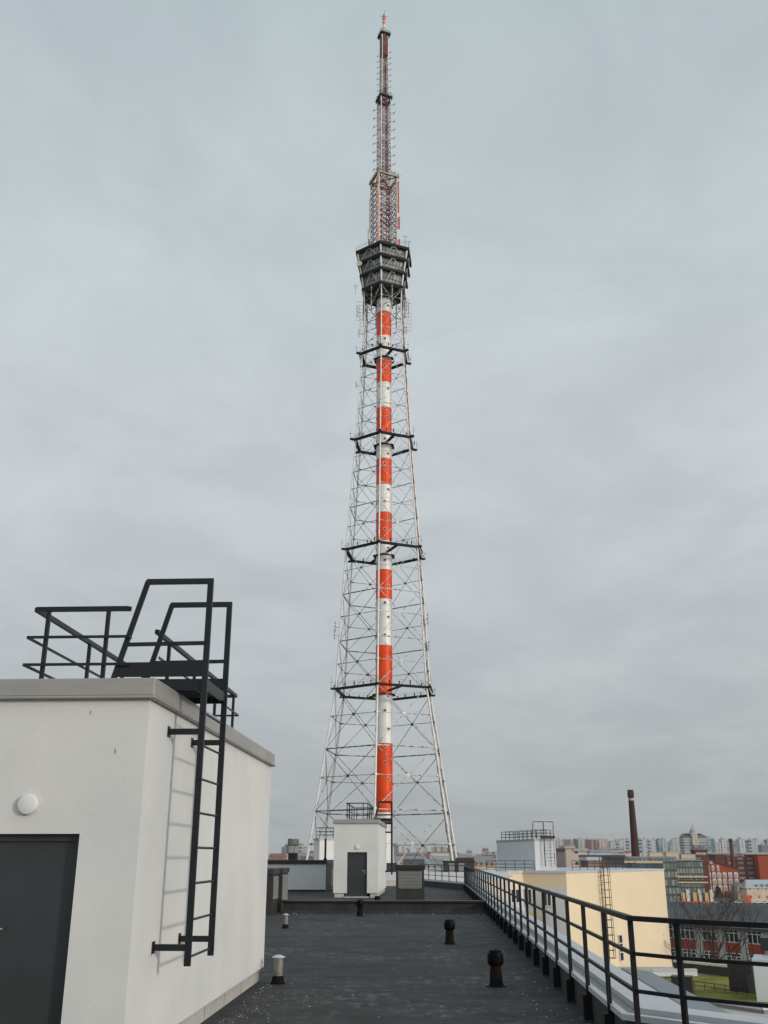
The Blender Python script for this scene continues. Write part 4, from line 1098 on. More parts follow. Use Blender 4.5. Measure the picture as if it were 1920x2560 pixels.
s_off = ((48.1 - P0[0]) / dvec.x) % pitch
k = 0; s_ = 2.0
s_ref = (Vector((48.0, 160.0)) - q0).dot(dvec)
n0 = -int((s_ref - 2) / pitch)
for i in range(n0, 6):
    s_ = s_ref + 0.3 + i * pitch
    if s_ < 1.5 or s_ > Ln - 1.5: continue
    for zz in (-10.6, -13.9, -17.2, -20.5):
        window(sch, face_M(P0, P1, s_, zz, 0.05), 2.55, 1.85, 3, 2, 0.12)
        Mx = face_M(P0, P1, s_, zz - 1.4, 0.06)
        MB().box((-1.3, -0.06, 0), (1.3, 0.0, 1.34)).build('spandrel', span_red, sch, M=Mx)
# --- bare trees
bark = mat('tree_bark', (0.045, 0.036, 0.028), 0.95, var=0.35, scale=1.5)
def bare_tree(label, x, y, h, seed):
    rr = random.Random(seed)
    t = thing('bare_tree', label, 'tree', (x, y, GZ), 0, 'bare trees before the dark roofed building')
    tr = MB(); cr = MB()
    def br(p, d, ln, r, dep, mb_):
        q = p + d * ln
        mb_.tube(p, q, r, 5 if dep > 1 else 7, r2=r * 0.68)
        if dep >= 7 or r < 0.012: return
        n = 2 if dep < 1 else rr.choice((2, 2, 3))
        for _ in range(n):
            ax = Vector((rr.uniform(-1, 1), rr.uniform(-1, 1), rr.uniform(-0.2, 0.5))).normalized()
            nd = (d * 1.0 + ax * rr.uniform(0.45, 0.85) + Vector((0, 0, 0.12))).normalized()
            br(q, nd, ln * rr.uniform(0.62, 0.85), r * 0.60, dep + 1, cr)
    br(Vector((0, 0, 0)), Vector((rr.uniform(-.05, .05), 0, 1)).normalized(), h * 0.46, 0.40, 0, tr)
    tr.build('trunk', bark, t); cr.build('crown', bark, t)
for i, (u, Y_, h_, lb) in enumerate(((1722, 128, 13.2, 'bare tree at the left of the dark roofed building, by the cream wall'), (1778, 130, 13.8, 'bare forked tree in front of the red spandrels, middle of three'), (1835, 126, 10, 'smaller bare tree by the lower white house, rightmost of three'))):
    a = at(u, 2440, Y_); bare_tree(lb, a.x, Y_, h_, 20 + i)
a = at(1692, 2440, 150); bare_tree('bare tree half hidden by the edge of the cream wing', a.x, 150, 13, 31)

# --- generic city building
def bldg(name, label, u0, u1, vt, Y, dep, m, rz=0, roofm=None, group=None, cat='building', crown=0, roof='flat', rh=3, parts=True):
    a, b = at(u0, vt, Y), at(u1, vt, Y)
    wd_ = b.x - a.x; h_ = a.z - GZ
    t = thing(name, label, cat, (a.x, Y, GZ), R(rz), group)
    MB().box((0, 0, 0), (wd_, dep, h_)).build('wall', m, t)
    rm_ = roofm or stone_lt
    if roof == 'flat':
        mb = MB(); mb.box((-0.3, -0.3, h_ + 0.002), (wd_ + 0.3, dep + 0.3, h_ + 0.8)); 
        if crown: mb.box((wd_ * 0.3, dep * 0.3, h_ + 0.8), (wd_ * 0.65, dep * 0.7, h_ + 0.8 + crown))
        mb.build('roof', rm_, t)
    else:
        mb = MB(); y_ = dep / 2; ins = wd_ * 0.12 if roof == 'hip' else 0
        mb.add([(-0.5, -0.5, h_ + .002), (wd_ + 0.5, -0.5, h_ + .002), (wd_ + 0.5, dep + 0.5, h_ + .002), (-0.5, dep + 0.5, h_ + .002), (ins, y_, h_ + rh), (wd_ - ins, y_, h_ + rh)],
               [(0, 1, 5, 4), (1, 2, 5), (2, 3, 4, 5), (3, 0, 4), (0, 3, 2, 1)])
        mb.build('roof', rm_, t)
    return t, wd_, h_

# skyline of slab blocks
PAL = dict(
    pale=((0.46, 0.48, 0.47), (0.20, 0.23, 0.25)), mauve=((0.22, 0.20, 0.235), (0.12, 0.12, 0.15)), orange=((0.50, 0.27, 0.14), (0.42, 0.24, 0.15)),
    teal=((0.045, 0.12, 0.165), (0.03, 0.07, 0.10)), cream=((0.54, 0.47, 0.40), (0.28, 0.24, 0.23)), brown=((0.16, 0.135, 0.14), (0.09, 0.08, 0.09)),
    white=((0.58, 0.58, 0.58), (0.26, 0.29, 0.33)), pink=((0.50, 0.38, 0.34), (0.24, 0.19, 0.20)), tstripe=((0.42, 0.45, 0.46), (0.05, 0.12, 0.15)),
    steelb=((0.13, 0.19, 0.22), (0.28, 0.34, 0.37)), reddish=((0.30, 0.17, 0.14), (0.16, 0.12, 0.12)))
FM = {}
for k_, (w_, g_) in PAL.items():
    FM[k_] = fmat('facade_' + k_, w_, g_, px=(9.0 if k_ not in ('tstripe', 'steelb') else 26.0), pz=(4.2 if k_ != 'tstripe' else 9.0), fx=0.55, fz=0.55)
SKY = [
 (1391, 1408, 2100, 'pale', 'pale grey slab tower just right of the bluish stair house'),
 (1408, 1425, 2099, 'mauve', 'dark mauve slab tower, second of the skyline row right of the bluish stair house'),
 (1425, 1434, 2101, 'orange', 'narrow orange slab tower left of a dark teal one'),
 (1436, 1446, 2098, 'teal', 'dark teal slab tower between an orange and a pale tower'),
 (1446, 1456, 2098, 'pale', 'pale narrow slab tower touching the dark teal tower'),
 (1456, 1462, 2099, 'cream', 'thin peach slab tower left of the dark brown slab'),
 (1462, 1478, 2099, 'brown', 'dark grey brown slab tower in the skyline row'),
 (1478, 1488, 2099, 'orange', 'narrow tan orange slab tower right of the dark brown slab'),
 (1488, 1498, 2101, 'mauve', 'small mauve slab tower between a tan and a cream tower'),
 (1498, 1513, 2099, 'cream', 'cream slab tower with pale stripes, right of the small mauve one'),
 (1513, 1526, 2102, 'pink', 'pinkish slab tower with dark top'),
 (1527, 1538, 2105, 'white', 'white stepped slab tower with violet windows'),
 (1538, 1551, 2103, 'tstripe', 'teal patterned tower left of the tall chimney'),
 (1551, 1563, 2099, 'white', 'white tower touching the teal patterned tower left of the chimney'),
 (1564, 1578, 2099, 'tstripe', 'teal patterned tower directly behind the tall chimney'),
 (1596, 1609, 2099, 'tstripe', 'teal patterned tower just right of the tall chimney'),
 (1609, 1617, 2099, 'white', 'thin white tower between two teal patterned towers'),
 (1617, 1631, 2099, 'tstripe', 'teal patterned tower, last of the patterned ones'),
 (1631, 1643, 2099, 'white', 'white tower right of the last patterned tower'),
 (1645, 1655, 2098, 'steelb', 'blue grey striped tower beside a pale one'),
 (1655, 1665, 2098, 'pale', 'pale tower right of the blue grey striped one'),
 (1665, 1686, 2107, 'pink', 'broad pinkish block lower than its neighbours'),
 (1768, 1786, 2097, 'steelb', 'blue grey tower directly right of the green roofed tower'),
 (1772, 1802, 2107, 'cream', 'broad cream pink block right of the green roofed tower'),
 (1804, 1815, 2098, 'white', 'pale bluish tower left of the glassy green grey slab'),
 (1815, 1848, 2101, 'steelb', 'broad green grey slab tower behind the small red chimney'),
 (1848, 1861, 2098, 'white', 'white tower right of the broad green grey slab'),
 (1861, 1870, 2113, 'mauve', 'low mauve block between two taller towers at the right'),
 (1870, 1889, 2101, 'tstripe', 'blue striped tower near the right edge of the skyline'),
 (1889, 1903, 2098, 'white', 'white tower near the right edge beside the blue striped one'),
 (1903, 1922, 2113, 'mauve', 'low mauve block at the right edge of the skyline'),
 (1917, 1930, 2100, 'steelb', 'dark tower cut by the right edge of the picture'),
 (1077, 1084, 2119, 'pink', 'tiny pinkish tower seen through the tower legs, leftmost of its row'),
 (1085, 1092, 2117, 'mauve', 'tiny mauve tower seen through the tower legs'),
 (1093, 1100, 2118, 'cream', 'tiny cream tower seen through the tower legs'),
 (1101, 1108, 2117, 'reddish', 'tiny reddish tower seen through the tower legs'),
 (1109, 1116, 2119, 'pink', 'tiny pink tower close to the right tower leg'),
 (1118, 1125, 2120, 'brown', 'tiny brown tower touching the right tower leg'),
 (985, 996, 2115, 'mauve', 'tiny mauve tower just right of the shaft on the horizon'),
 (1003, 1012, 2118, 'cream', 'tiny cream tower between the shaft and the lattice crossing on the horizon'),
 (1016, 1024, 2121, 'brown', 'tiny brown tower left of the lattice crossing on the horizon'),
 (1040, 1050, 2121, 'pink', 'tiny pink block right of the lattice crossing on the horizon'),
 (1056, 1068, 2119, 'cream', 'tiny cream block between the crossing and the tower row on the horizon'),
 (1207, 1221, 2121, 'reddish', 'little reddish block with stepped top left of the bluish stair house'),
 (1167, 1180, 2127, 'mauve', 'little mauve block on the horizon right of the tower'),
 (704, 712, 2118, 'mauve', 'mauve block left of the fat steel flue'),
 (711, 722, 2112, 'teal', 'dark blue block directly left of the fat steel flue'),
 (739, 747, 2111, 'orange', 'peach block directly right of the fat steel flue'),
 (747, 756, 2110, 'tstripe', 'white block with green window stripes right of the steel flue'),
 (757, 769, 2118, 'cream', 'peach striped block left of the tower foot'),
 (773, 784, 2128, 'brown', 'small grey brown block at the tower foot'),
]
for i, (u0, u1, vt, c_, lb) in enumerate(SKY):
    Y_ = 2600 + (i * 137) % 500
    bldg('tower_block', lb, u0, u1, vt, Y_, 30, FM[c_], 0, stone_lt, 'slab towers on the skyline', crown=(3 if i % 2 else 5), cat='tower block')
# arched pale building
a = at(1695, 2135, 2400); arch = thing('arched_building', 'pale building with a round arched top left of the green roofed tower', 'building', (a.x, 2400, GZ))
poly = [(-16, 0), (16, 0)] + [(16 * math.cos(t_ * math.pi / 10), 36 + 28 * math.sin(t_ * math.pi / 10)) for t_ in range(11)]
mb = MB(); n = len(poly); mb.add([(x, 0, z) for x, z in poly] + [(x, 30, z) for x, z in poly], [tuple(range(n)), tuple(range(2 * n - 1, n - 1, -1))] + [(i, i + n, (i + 1) % n + n, (i + 1) % n) for i in range(n)])
mb.build('wall', FM['pale'], arch); MB().box((-16.2, -0.3, 34), (16.2, -0.05, 36)).build('cornice', stone_lt, arch)
# green roofed residential tower
a, b = at(1709, 2100, 1500), at(1767, 2100, 1500)
gw = b.x - a.x
gt = thing('residential_tower', 'tall stepped residential tower with dark green roofs and a white crown', 'tower block', (a.x, 1500, GZ))
gfm = fmat('balcony_facade', (0.46, 0.47, 0.46), (0.16, 0.19, 0.20), px=500, pz=3.6, fx=2, fz=0.5)
cfm = fmat('core_facade', (0.58, 0.50, 0.40), (0.30, 0.24, 0.20), px=3.4, pz=3.6, fx=0.5, fz=0.5)
Hh = at(1740, 2083, 1500).z - GZ
hs = at(1712, 2091, 1500).z - GZ
MB().box((0, 0, 0), (gw, 25, hs)).build('wall', gfm, gt)
MB().box((gw * 0.36, -2.5, 0), (gw * 0.60, -0.02, Hh)).build('stair_core', cfm, gt)
groof = mat('green_tin_roof', (0.025, 0.07, 0.065), 0.5, var=0.2, scale=0.1)
mb = MB()
for x0, x1, s0, s1 in ((0, gw * 0.36, 4.5, 0.5), (gw * 0.60, gw, 0.5, 8)):
    mb.add([(x0, -0.5, hs), (x1, -0.5, hs), (x1, 25.5, hs), (x0, 25.5, hs), (x0 + s0, 5, Hh), (x1 - s1, 5, Hh), (x1 - s1, 20, Hh), (x0 + s0, 20, Hh)], [(0, 3, 2, 1), (4, 5, 6, 7), (0, 1, 5, 4), (1, 2, 6, 5), (2, 3, 7, 6), (3, 0, 4, 7)])
mb.build('roof', groof, gt)
cx = gw * 0.47
MB().lathe([(5.5, Hh - 0.5), (5.5, Hh + 3.5), (4.2, Hh + 4), (3.6, Hh + 6.5), (1.2, Hh + 8), (0.8, Hh + 11), (0.2, Hh + 13)], c=(cx, 3, 0), n=12).build('crown', stone_lt, gt, smooth=True)

# --- tall brick chimney and small chimney
def chimney(label, u, vt, Y, r0, r1, m, band=True, group=None):
    a = at(u, vt, Y); h_ = a.z - GZ
    t = thing('chimney', label, 'chimney', (a.x, Y, GZ), 0, 'brick chimneys')
    MB().lathe([(r0, 0), (r1, h_ * 0.96), (r1, h_)], n=24).build('stack', m, t, smooth=True)
    MB().lathe([(r1 + 0.12, h_ * 0.945), (r1 * 1.22, h_ * 0.955), (r1 * 1.22, h_ * 0.985), (r1 * 1.1, h_ * 0.99), (r1 * 1.1, h_ + 0.4), (r1 * 0.8, h_ + 0.42)], n=24).build('crown', m, t, smooth=True)
    if band: MB().lathe([(r1 * 1.08, h_ * 0.920), (r1 * 1.08, h_ * 0.938)], n=24).build('white_band', stone_lt, t, smooth=True)
chimney('tall dark brick chimney with a white ring near its top', 1576, 1977, 470, 2.4, 1.22, chim_brick)
chimney('short thin red brick chimney standing behind the brick factory', 1826, 2098, 760, 1.75, 1.15, brick_dk, False)

# --- brick warehouse with gable
Yb = 690
aL, aR = at(1757, 2200, Yb), at(1849, 2200, Yb)
gw = aR.x - aL.x
def zz(v): return at(1800, v, Yb).z - GZ
wb = thing('brick_warehouse', 'red brick gabled warehouse with rows of white framed windows', 'building', (aL.x, Yb, GZ))
pl = [(0, 0), (gw, 0), (gw, zz(2173)), (gw * 0.27, zz(2152)), (0, zz(2163))]
n = len(pl)
MB().add([(x, 0, z) for x, z in pl] + [(x, 30, z) for x, z in pl], [tuple(range(n)), tuple(range(2 * n - 1, n - 1, -1))] + [(i, i + n, (i + 1) % n + n, (i + 1) % n) for i in range(n)]).build('wall', brick, wb)
mb = MB()
for (x0, z0_), (x1, z1_) in ((pl[2], pl[3]), (pl[3], pl[4])):
    mb.add([(x0, -0.8, z0_ + 0.1), (x1, -0.8, z1_ + 0.1), (x1, 31, z1_ + 0.1), (x0, 31, z0_ + 0.1), (x0, -0.8, z0_ + 0.7), (x1, -0.8, z1_ + 0.7), (x1, 31, z1_ + 0.7), (x0, 31, z0_ + 0.7)],
           [(0, 3, 2, 1), (4, 5, 6, 7), (0, 1, 5, 4), (1, 2, 6, 5), (2, 3, 7, 6), (3, 0, 4, 7)])
mb.build('roof', mat('brown_tin_roof', (0.10, 0.05, 0.045), 0.7, var=0.15), wb)
wm = mat('white_arch_window', (0.60, 0.56, 0.54), 0.7, var=0.15, scale=0.5)
wg = mat('warehouse_pane', (0.33, 0.32, 0.32), 0.5, var=0.3, scale=0.4)
def arch_win(parent, x, z, w_, h_):
    mb = MB(); k = 6
    pts = [(-w_ / 2, 0), (w_ / 2, 0)] + [(w_ / 2 * math.cos(math.pi * i / k) * 1.15, h_ + w_ * 0.32 * math.sin(math.pi * i / k)) for i in range(k + 1)]
    n = len(pts)
    mb.add([(x + a_, -0.35, z + b_) for a_, b_ in pts] + [(x + a_, -0.02, z + b_) for a_, b_ in pts], [tuple(range(n)), tuple(range(2 * n - 1, n - 1, -1))] + [(i, i + n, (i + 1) % n + n, (i + 1) % n) for i in range(n)])
    o_ = mb.build('window', wm, parent)
    MB().box((x - w_ * 0.34, -0.42, z + h_ * 0.08), (x - 0.1, -0.36, z + h_ * 0.86)).box((x + 0.1, -0.42, z + h_ * 0.08), (x + w_ * 0.34, -0.36, z + h_ * 0.86)).build('pane', wg, o_)
for j, vv in enumerate((2195, 2211, 2227.5)):
    for i, xz in enumerate((1046, 1103, 1156, 1212, 1270, 1330)):
        x = (at(1520 + xz * 400 / 1659 + j * 1.2, vv, Yb).x - aL.x)
        if x > gw - 2: continue
        arch_win(wb, x, zz(vv), 2.3, 2.9)
for xz in (1040, 1090, 1143): arch_win(wb, at(1520 + xz * 400 / 1659, 2178, Yb).x - aL.x, zz(2178), 1.5, 3.2)
arch_win(wb, gw * 0.27, zz(2160), 1.7, 1.2)
lit = mat('yellow_doorway', (0.60, 0.42, 0.18), 0.6)
for xz in (1045, 1075, 1135): 
    x = at(1523 + xz * 400 / 1659, 2243, Yb).x - aL.x; MB().box((x - 1.0, -0.3, 0.4), (x + 1.0, -0.02, 2.9)).build('doorway', lit, wb)
MB().box((gw * 0.45, -2.5, 0), (gw * 0.95, -0.02, 2.6)).build('ground_floor_shop', brick_dk, wb)

# small brick tower with arches and a dark mansard
Yt = 640
a, b = at(1735, 2130, Yt), at(1768, 2130, Yt); tw_ = b.x - a.x
bt = thing('brick_corner_tower', 'brick tower with arched frieze and dark mansard top behind the glass building', 'building', (a.x, Yt, GZ))
h_ = at(1750, 2128, Yt).z - GZ
MB().box((0, 0, 0), (tw_, 8, h_)).build('wall', brick_dk, bt)
MB().box((-0.5, -0.5, h_), (tw_ + 0.5, 8.5, h_ + 0.9)).build('cornice', brick_dk, bt)
mb = MB(); mb.add([(0, 0, h_ + .9), (tw_, 0, h_ + .9), (tw_, 8, h_ + .9), (0, 8, h_ + .9), (1, 1.5, h_ + 3.6), (tw_ - 1, 1.5, h_ + 3.6), (tw_ - 1, 6.5, h_ + 3.6), (1, 6.5, h_ + 3.6)], [(4, 5, 6, 7), (0, 1, 5, 4), (1, 2, 6, 5), (2, 3, 7, 6), (3, 0, 4, 7)])
mb.build('roof', mat('mansard', (0.10, 0.10, 0.12), 0.6, scale=0.8, c2=(0.30, 0.30, 0.34), lo=0.5, hi=0.6), bt)
for k in range(5): arch_win(bt, tw_ * (0.2 + 0.155 * k), h_ - 2.2, 0.9, 1.2)

# long brick factory with slanted glazing
Yf = 760
fmf = fmat('factory_windows', (0.17, 0.05, 0.042), (0.27, 0.26, 0.27), px=6.6, pz=3.4, fx=0.62, fz=0.55)
bldg('brick_factory', 'long brick factory with four rows of big windows behind the gabled warehouse', 1815, 1893, 2144, Yf, 25, fmf, 0, brick_dk, cat='factory')
bldg('brick_factory', 'plain brick factory end block at the right edge of the picture', 1894, 1925, 2139, Yf - 10, 30, brick, 0, brick_dk, cat='factory')
bldg('brick_factory', 'small plain brick block left of the long factory', 1788, 1812, 2139, Yf, 20, brick_dk, 0, brick_dk, cat='factory')
bldg('grey_apartment', 'grey apartment block with small windows between brick tower and factory', 1768, 1830, 2136, 800, 20, FM['brown'], 0, roof_grey, cat='apartment block')
# pink gabled and cream hipped houses
Yp = 655
a, b = at(1842, 2215, Yp), at(1866, 2215, Yp); pw_ = b.x - a.x
ph = thing('gabled_house', 'small pink beige gabled house right of the brick warehouse', 'house', (a.x, Yp, GZ))
h1, h2 = at(1850, 2217, Yp).z - GZ, at(1850, 2208, Yp).z - GZ
pk = mat('pink_beige', (0.46, 0.33, 0.28), 0.9, var=0.08)
pl = [(0, 0), (pw_, 0), (pw_, h1), (pw_ * 0.45, h2), (0, h1)]; n = 5
MB().add([(x, 0, z) for x, z in pl] + [(x, 14, z) for x, z in pl], [tuple(range(n)), tuple(range(2 * n - 1, n - 1, -1))] + [(i, i + n, (i + 1) % n + n, (i + 1) % n) for i in range(n)]).build('wall', pk, ph)
mb = MB()
for (x0, z0_), (x1, z1_) in ((pl[2], pl[3]), (pl[3], pl[4])): mb.bar((x0, 7, z0_ + .2), (x1, 7, z1_ + .2), 15, 0.3, up=(0, 0, 1))
mb.build('roof', roof_grey, ph)
for fz_ in (0.25, 0.55, 0.8):
    for fx_ in (0.35, 0.5, 0.65): MB().box((pw_ * fx_ - 0.4, -0.06, h1 * fz_), (pw_ * fx_ + 0.4, -0.01, h1 * fz_ + 1.1)).build('window', glass_d, ph)
cf = fmat('cream_facade', (0.70, 0.53, 0.40), (0.18, 0.14, 0.12), px=4.6, pz=4.6, fx=0.24, fz=0.34, oz=1.2)
t, wd_, h_ = bldg('hipped_house', 'cream house with a pale blue hipped tin roof at the right edge', 1866, 1945, 2221, 610, 14, cf, 0, mat('pale_blue_tin', (0.40, 0.44, 0.47), 0.5, var=0.08), roof='hip', rh=4.6, cat='house')
for k in range(5): MB().box((6 + 3.2 * k, 0.6, h_ + 1.0), (6.8 + 3.2 * k, 2.4, h_ + 2.2)).build('roof_window', roof_grey, t)
bn = mat('orange_banner', (0.62, 0.10, 0.04), 0.7, var=0.12)
for k in range(3):
    u = 1862 + 5 * k; a = at(u, 2238, 598)
    MB().box((0, 0, 0), (1.0, 0.15, a.z - GZ - 0.5)).build('banner', bn, M=Matrix.Translation((a.x, 598, GZ + 0.5)))
for k, o_ in enumerate([o for o in bpy.data.objects if o.name.startswith('banner')]):
    tag(o_, ('orange banner', 'second orange banner', 'third orange banner')[k] + ' hanging by the corner of the cream hipped house', 'banner', 'orange banners')

# --- glass office block
Yg = 560
gfm2 = fmat('glass_facade', (0.075, 0.082, 0.075), (0.18, 0.205, 0.185), px=1.55, pz=3.3, fx=0.78, fz=0.72, wrough=0.2, rough=0.25, var=0.4)
aL, aR = at(1655, 2160, Yg), at(1757, 2160, Yg); gw = aR.x - aL.x
def zg(v): return at(1700, v, Yg).z - GZ
go = thing('glass_office', 'greenish glass office building with cream floor bands and an orange awning', 'office building', (aL.x, Yg, GZ))
MB().box((-16, 0.5, 0), (gw, 24, zg(2152))).build('wall', gfm2, go)
MB().box((-16.4, -0.2, zg(2152)), (gw + 0.4, 24.4, zg(2150))).build('roof', roof_grey, go)
bandm = mat('cream_band', (0.58, 0.47, 0.31), 0.7, var=0.05)
for v in (2192, 2206): MB().box((-16.5, -1.2, zg(v) - 0.35), (gw + 1.5, 0.48, zg(v) + 0.35)).build('floor_band', bandm, go)
lm = MB()
for k in range(17): lm.bar((-6 + k * 1.6, 1.5, zg(2150)), (-4.6 + k * 1.6, 1.5, zg(2144)), 0.5, 0.4)
lm.build('roof_louvres', roof_grey, go)
for k in range(6):
    x = -10 + k * 6.2
    MB().box((x, -0.3, 2.8), (x + 2.0, 0.48, 7.2)).build('window', lit, go)
    MB().box((x + 2.6, -0.6, 2.6), (x + 4.2, 0.48, 8.6)).build('pier', render_cool, go)
MB().box((-16, -2.5, zg(2258)), (gw + 1, -0.02, zg(2253))).build('awning', bn, go)
for u0, u1, v0, v1, lb in ((1624, 1656, 2132, 2141, 'cream rooftop box left of the glass office roof'), (1665, 1696, 2131, 2146, 'cream rooftop box with a step in the middle of the glass office roof'), (1703, 1738, 2137, 2147, 'cream rooftop box at the right of the glass office roof')):
    a, b = at(u0, v0, Yg + 15), at(u1, v0, Yg + 15); c_ = at(u0, 2152, Yg + 15)
    t = thing('rooftop_box', lb, 'plant box', (a.x, Yg + 15, c_.z), 0, 'cream boxes on the glass office roof')
    MB().box((0, 0, 0), (b.x - a.x, 5, a.z - c_.z)).build('wall', bandm, t); MB().box((-.2, -.2, a.z - c_.z), (b.x - a.x + .2, 5.2, a.z - c_.z + 0.4)).build('roof', stone_lt, t)
bldg('glass_pavilion', 'dark blue glazed lower block behind the caged ladder', 1535, 1655, 2158, 420, 20, fmat('dark_blue_glass', (0.03, 0.04, 0.05), (0.06, 0.09, 0.11), px=3, pz=3, fx=0.85, fz=0.8), 0, bandm)
bldg('glass_pavilion', 'grey green upper floor behind the dark blue glazed block', 1572, 1690, 2146, 455, 20, gfm2, 0, roof_grey)
bldg('cream_block', 'plain cream block with few windows right of the bluish stair house', 1414, 1436, 2121, 330, 14, mat('cream_plain', (0.55, 0.47, 0.39), 0.9, var=0.05), 0, stone_lt)
bldg('cream_block', 'lower plain cream block joined to a taller one on the right of the stair house', 1436.4, 1468, 2128, 330, 14, fmat('cream_few_windows', (0.55, 0.47, 0.39), (0.10, 0.09, 0.08), px=4.2, pz=3.4, fx=0.3, fz=0.3), 0, stone_lt)
bldg('grey_apartment', 'grey apartment house with dark roof between stair house and cream block', 1390, 1410, 2128, 300, 12, FM['brown'], 0, roof_dark, cat='apartment block')
bldg('office_slab', 'low white and glass office slab right of the cream block', 1473, 1530, 2127, 900, 20, fmat('office_slab', (0.50, 0.50, 0.52), (0.20, 0.24, 0.28), px=3, pz=3.6, fx=2, fz=0.5), 0, stone_lt)
bldg('office_slab', 'pinkish office slab behind the thin roof railing', 1496, 1560, 2122, 1200, 20, fmat('office_slab_pink', (0.46, 0.41, 0.40), (0.20, 0.20, 0.23), px=3, pz=3.6, fx=2, fz=0.5), 0, stone_lt)
bldg('office_slab', 'wide dark low building right behind the thin roof railing', 1470, 1560, 2146, 260, 14, FM['brown'], 0, roof_dark)
bldg('office_slab', 'grey low building with a pale roof left of the caged ladder', 1470, 1500, 2153, 210, 10, FM['reddish'], 0, coping_m)

# --- ochre street fronts between the tower legs
oc = fmat('ochre_facade', (0.46, 0.27, 0.13), (0.12, 0.08, 0.06), px=3.6, pz=4.2, fx=0.4, fz=0.5)
oc2 = fmat('peach_facade', (0.52, 0.36, 0.27), (0.13, 0.08, 0.07), px=3.8, pz=4.6, fx=0.34, fz=0.5)
MIDS = [(975, 1062, 2152, 900, oc2, roof_grey, 'peach street front with tin roof seen through the tower legs'),
        (1064, 1074, 2148, 880, oc, roof_red, 'small orange gabled front between the tower legs'),
        (1062, 1107, 2165, 640, oc2, roof_grey, 'nearer peach front with small windows left of the plant enclosure'),
        (1008, 1060, 2166, 600, oc2, roof_dark, 'peach front right behind the grey louvre vent shaft'),
        (1186, 1236, 2156, 700, oc, roof_grey, 'ochre front behind the railing left of the bluish stair house'),
        (1172, 1200, 2150, 1000, oc2, roof_grey, 'pale orange house with grey roof right of the tower foot'),
        (1205, 1240, 2146, 1100, FM['cream'], roof_red, 'cream house with red roof left of the bluish stair house'),
        (1075, 1125, 2141, 1300, stone_lt, stone_lt, 'long blank pale hall between the tower legs'),
        (1126, 1180, 2143, 1500, FM['pale'], roof_grey, 'long pale block right of the tower leg'),
        (672, 712, 2142, 1300, FM['reddish'], roof_red, 'reddish row of houses left of the steel flue'),
        (752, 790, 2141, 1200, FM['brown'], roof_grey, 'grey brown row of houses at the tower foot, left')]
for u0, u1, vt, Y_, m_, rm_, lb in MIDS:
    bldg('street_house', lb, u0, u1, vt, Y_, 18, m_, 0, rm_, None, cat='building', roof='gable', rh=4)
# wide field of low blocks running to the horizon
rr = random.Random(11)
cols = ['pale', 'mauve', 'cream', 'cream', 'white', 'pink', 'brown', 'orange']
WORD = dict(pale='pale grey', mauve='mauve', cream='cream', brown='grey brown', white='white', pink='pinkish', reddish='reddish', orange='ochre')
zones = [(972, 1236, 100), (668, 792, 30), (1470, 1660, 24), (1765, 1925, 34)]
for (ua, ub, n) in zones:
    for i in range(n):
        Y_ = 500 + 2200 * (i / n) ** 1.2 + rr.uniform(0, 120)
        if ua > 1400: Y_ = max(Y_, 1000 + rr.uniform(0, 900))
        u = rr.uniform(ua, ub)
        hgt = rr.uniform(9, 19) if Y_ < 1300 else rr.uniform(12, 30)
        wpx = rr.uniform(22, 60) / Y_ * 2300
        p_ = at(u, 2140, Y_)
        c_ = rr.choice(cols)
        t = thing('low_block', WORD[c_] + (' low city block far off, ' + ('beyond the tower legs' if ua == 972 else 'left of the tower foot' if ua == 668 else 'under the skyline towers')), 'building', (p_.x, Y_, GZ), rr.uniform(-0.3, 0.3), WORD[c_] + ' low blocks across the ' + ('middle of the city' if ua == 972 else 'left of the city' if ua == 668 else 'right of the city'))
        wd_ = rr.uniform(18, 55); dp = rr.uniform(12, 20)
        MB().box((0, 0, 0), (wd_, dp, hgt)).build('wall', FM[c_], t)
        rm_ = rr.choice((roof_grey, stone_lt, roof_lt, roof_red, stone_lt)); rh = rr.uniform(0.8, 2.2)
        MB().add([(-.5, -.5, hgt + .01), (wd_ + .5, -.5, hgt + .01), (wd_ + .5, dp + .5, hgt + .01), (-.5, dp + .5, hgt + .01), (3, dp / 2, hgt + rh), (wd_ - 3, dp / 2, hgt + rh)], [(0, 1, 5, 4), (1, 2, 5), (2, 3, 4, 5), (3, 0, 4), (0, 3, 2, 1)]).build('roof', rm_, t)
# far bare woods: a soft brown belt of trees on the plain
wood = mat('bare_wood', (0.10, 0.085, 0.075), 1.0, var=0.4, scale=0.05)
mb = MB(); rr = random.Random(5)
for i in range(900):
    Y_ = 650 + 2300 * rr.random(); u = rr.uniform(640, 1940); p_ = at(u, 2140, Y_)
    r_ = rr.uniform(3, 6); h_ = rr.uniform(7, 13)
    for j in range(3):
        ox, oy = rr.uniform(-r_, r_), rr.uniform(-r_, r_)
        mb.add([(p_.x + ox - r_ * .5, Y_ + oy, GZ + 1), (p_.x + ox + r_ * .5, Y_ + oy + 2, GZ + 1), (p_.x + ox + rr.uniform(-1, 1), Y_ + oy + 1, GZ + h_), (p_.x + ox + r_ * .4, Y_ + oy - 2, GZ + h_ * .7)], [(0, 1, 2), (0, 1, 3), (1, 2, 3), (0, 3, 2)])
tag(mb.build('distant_trees', wood), 'brown bare trees scattered between the far houses', 'trees', kind='stuff')

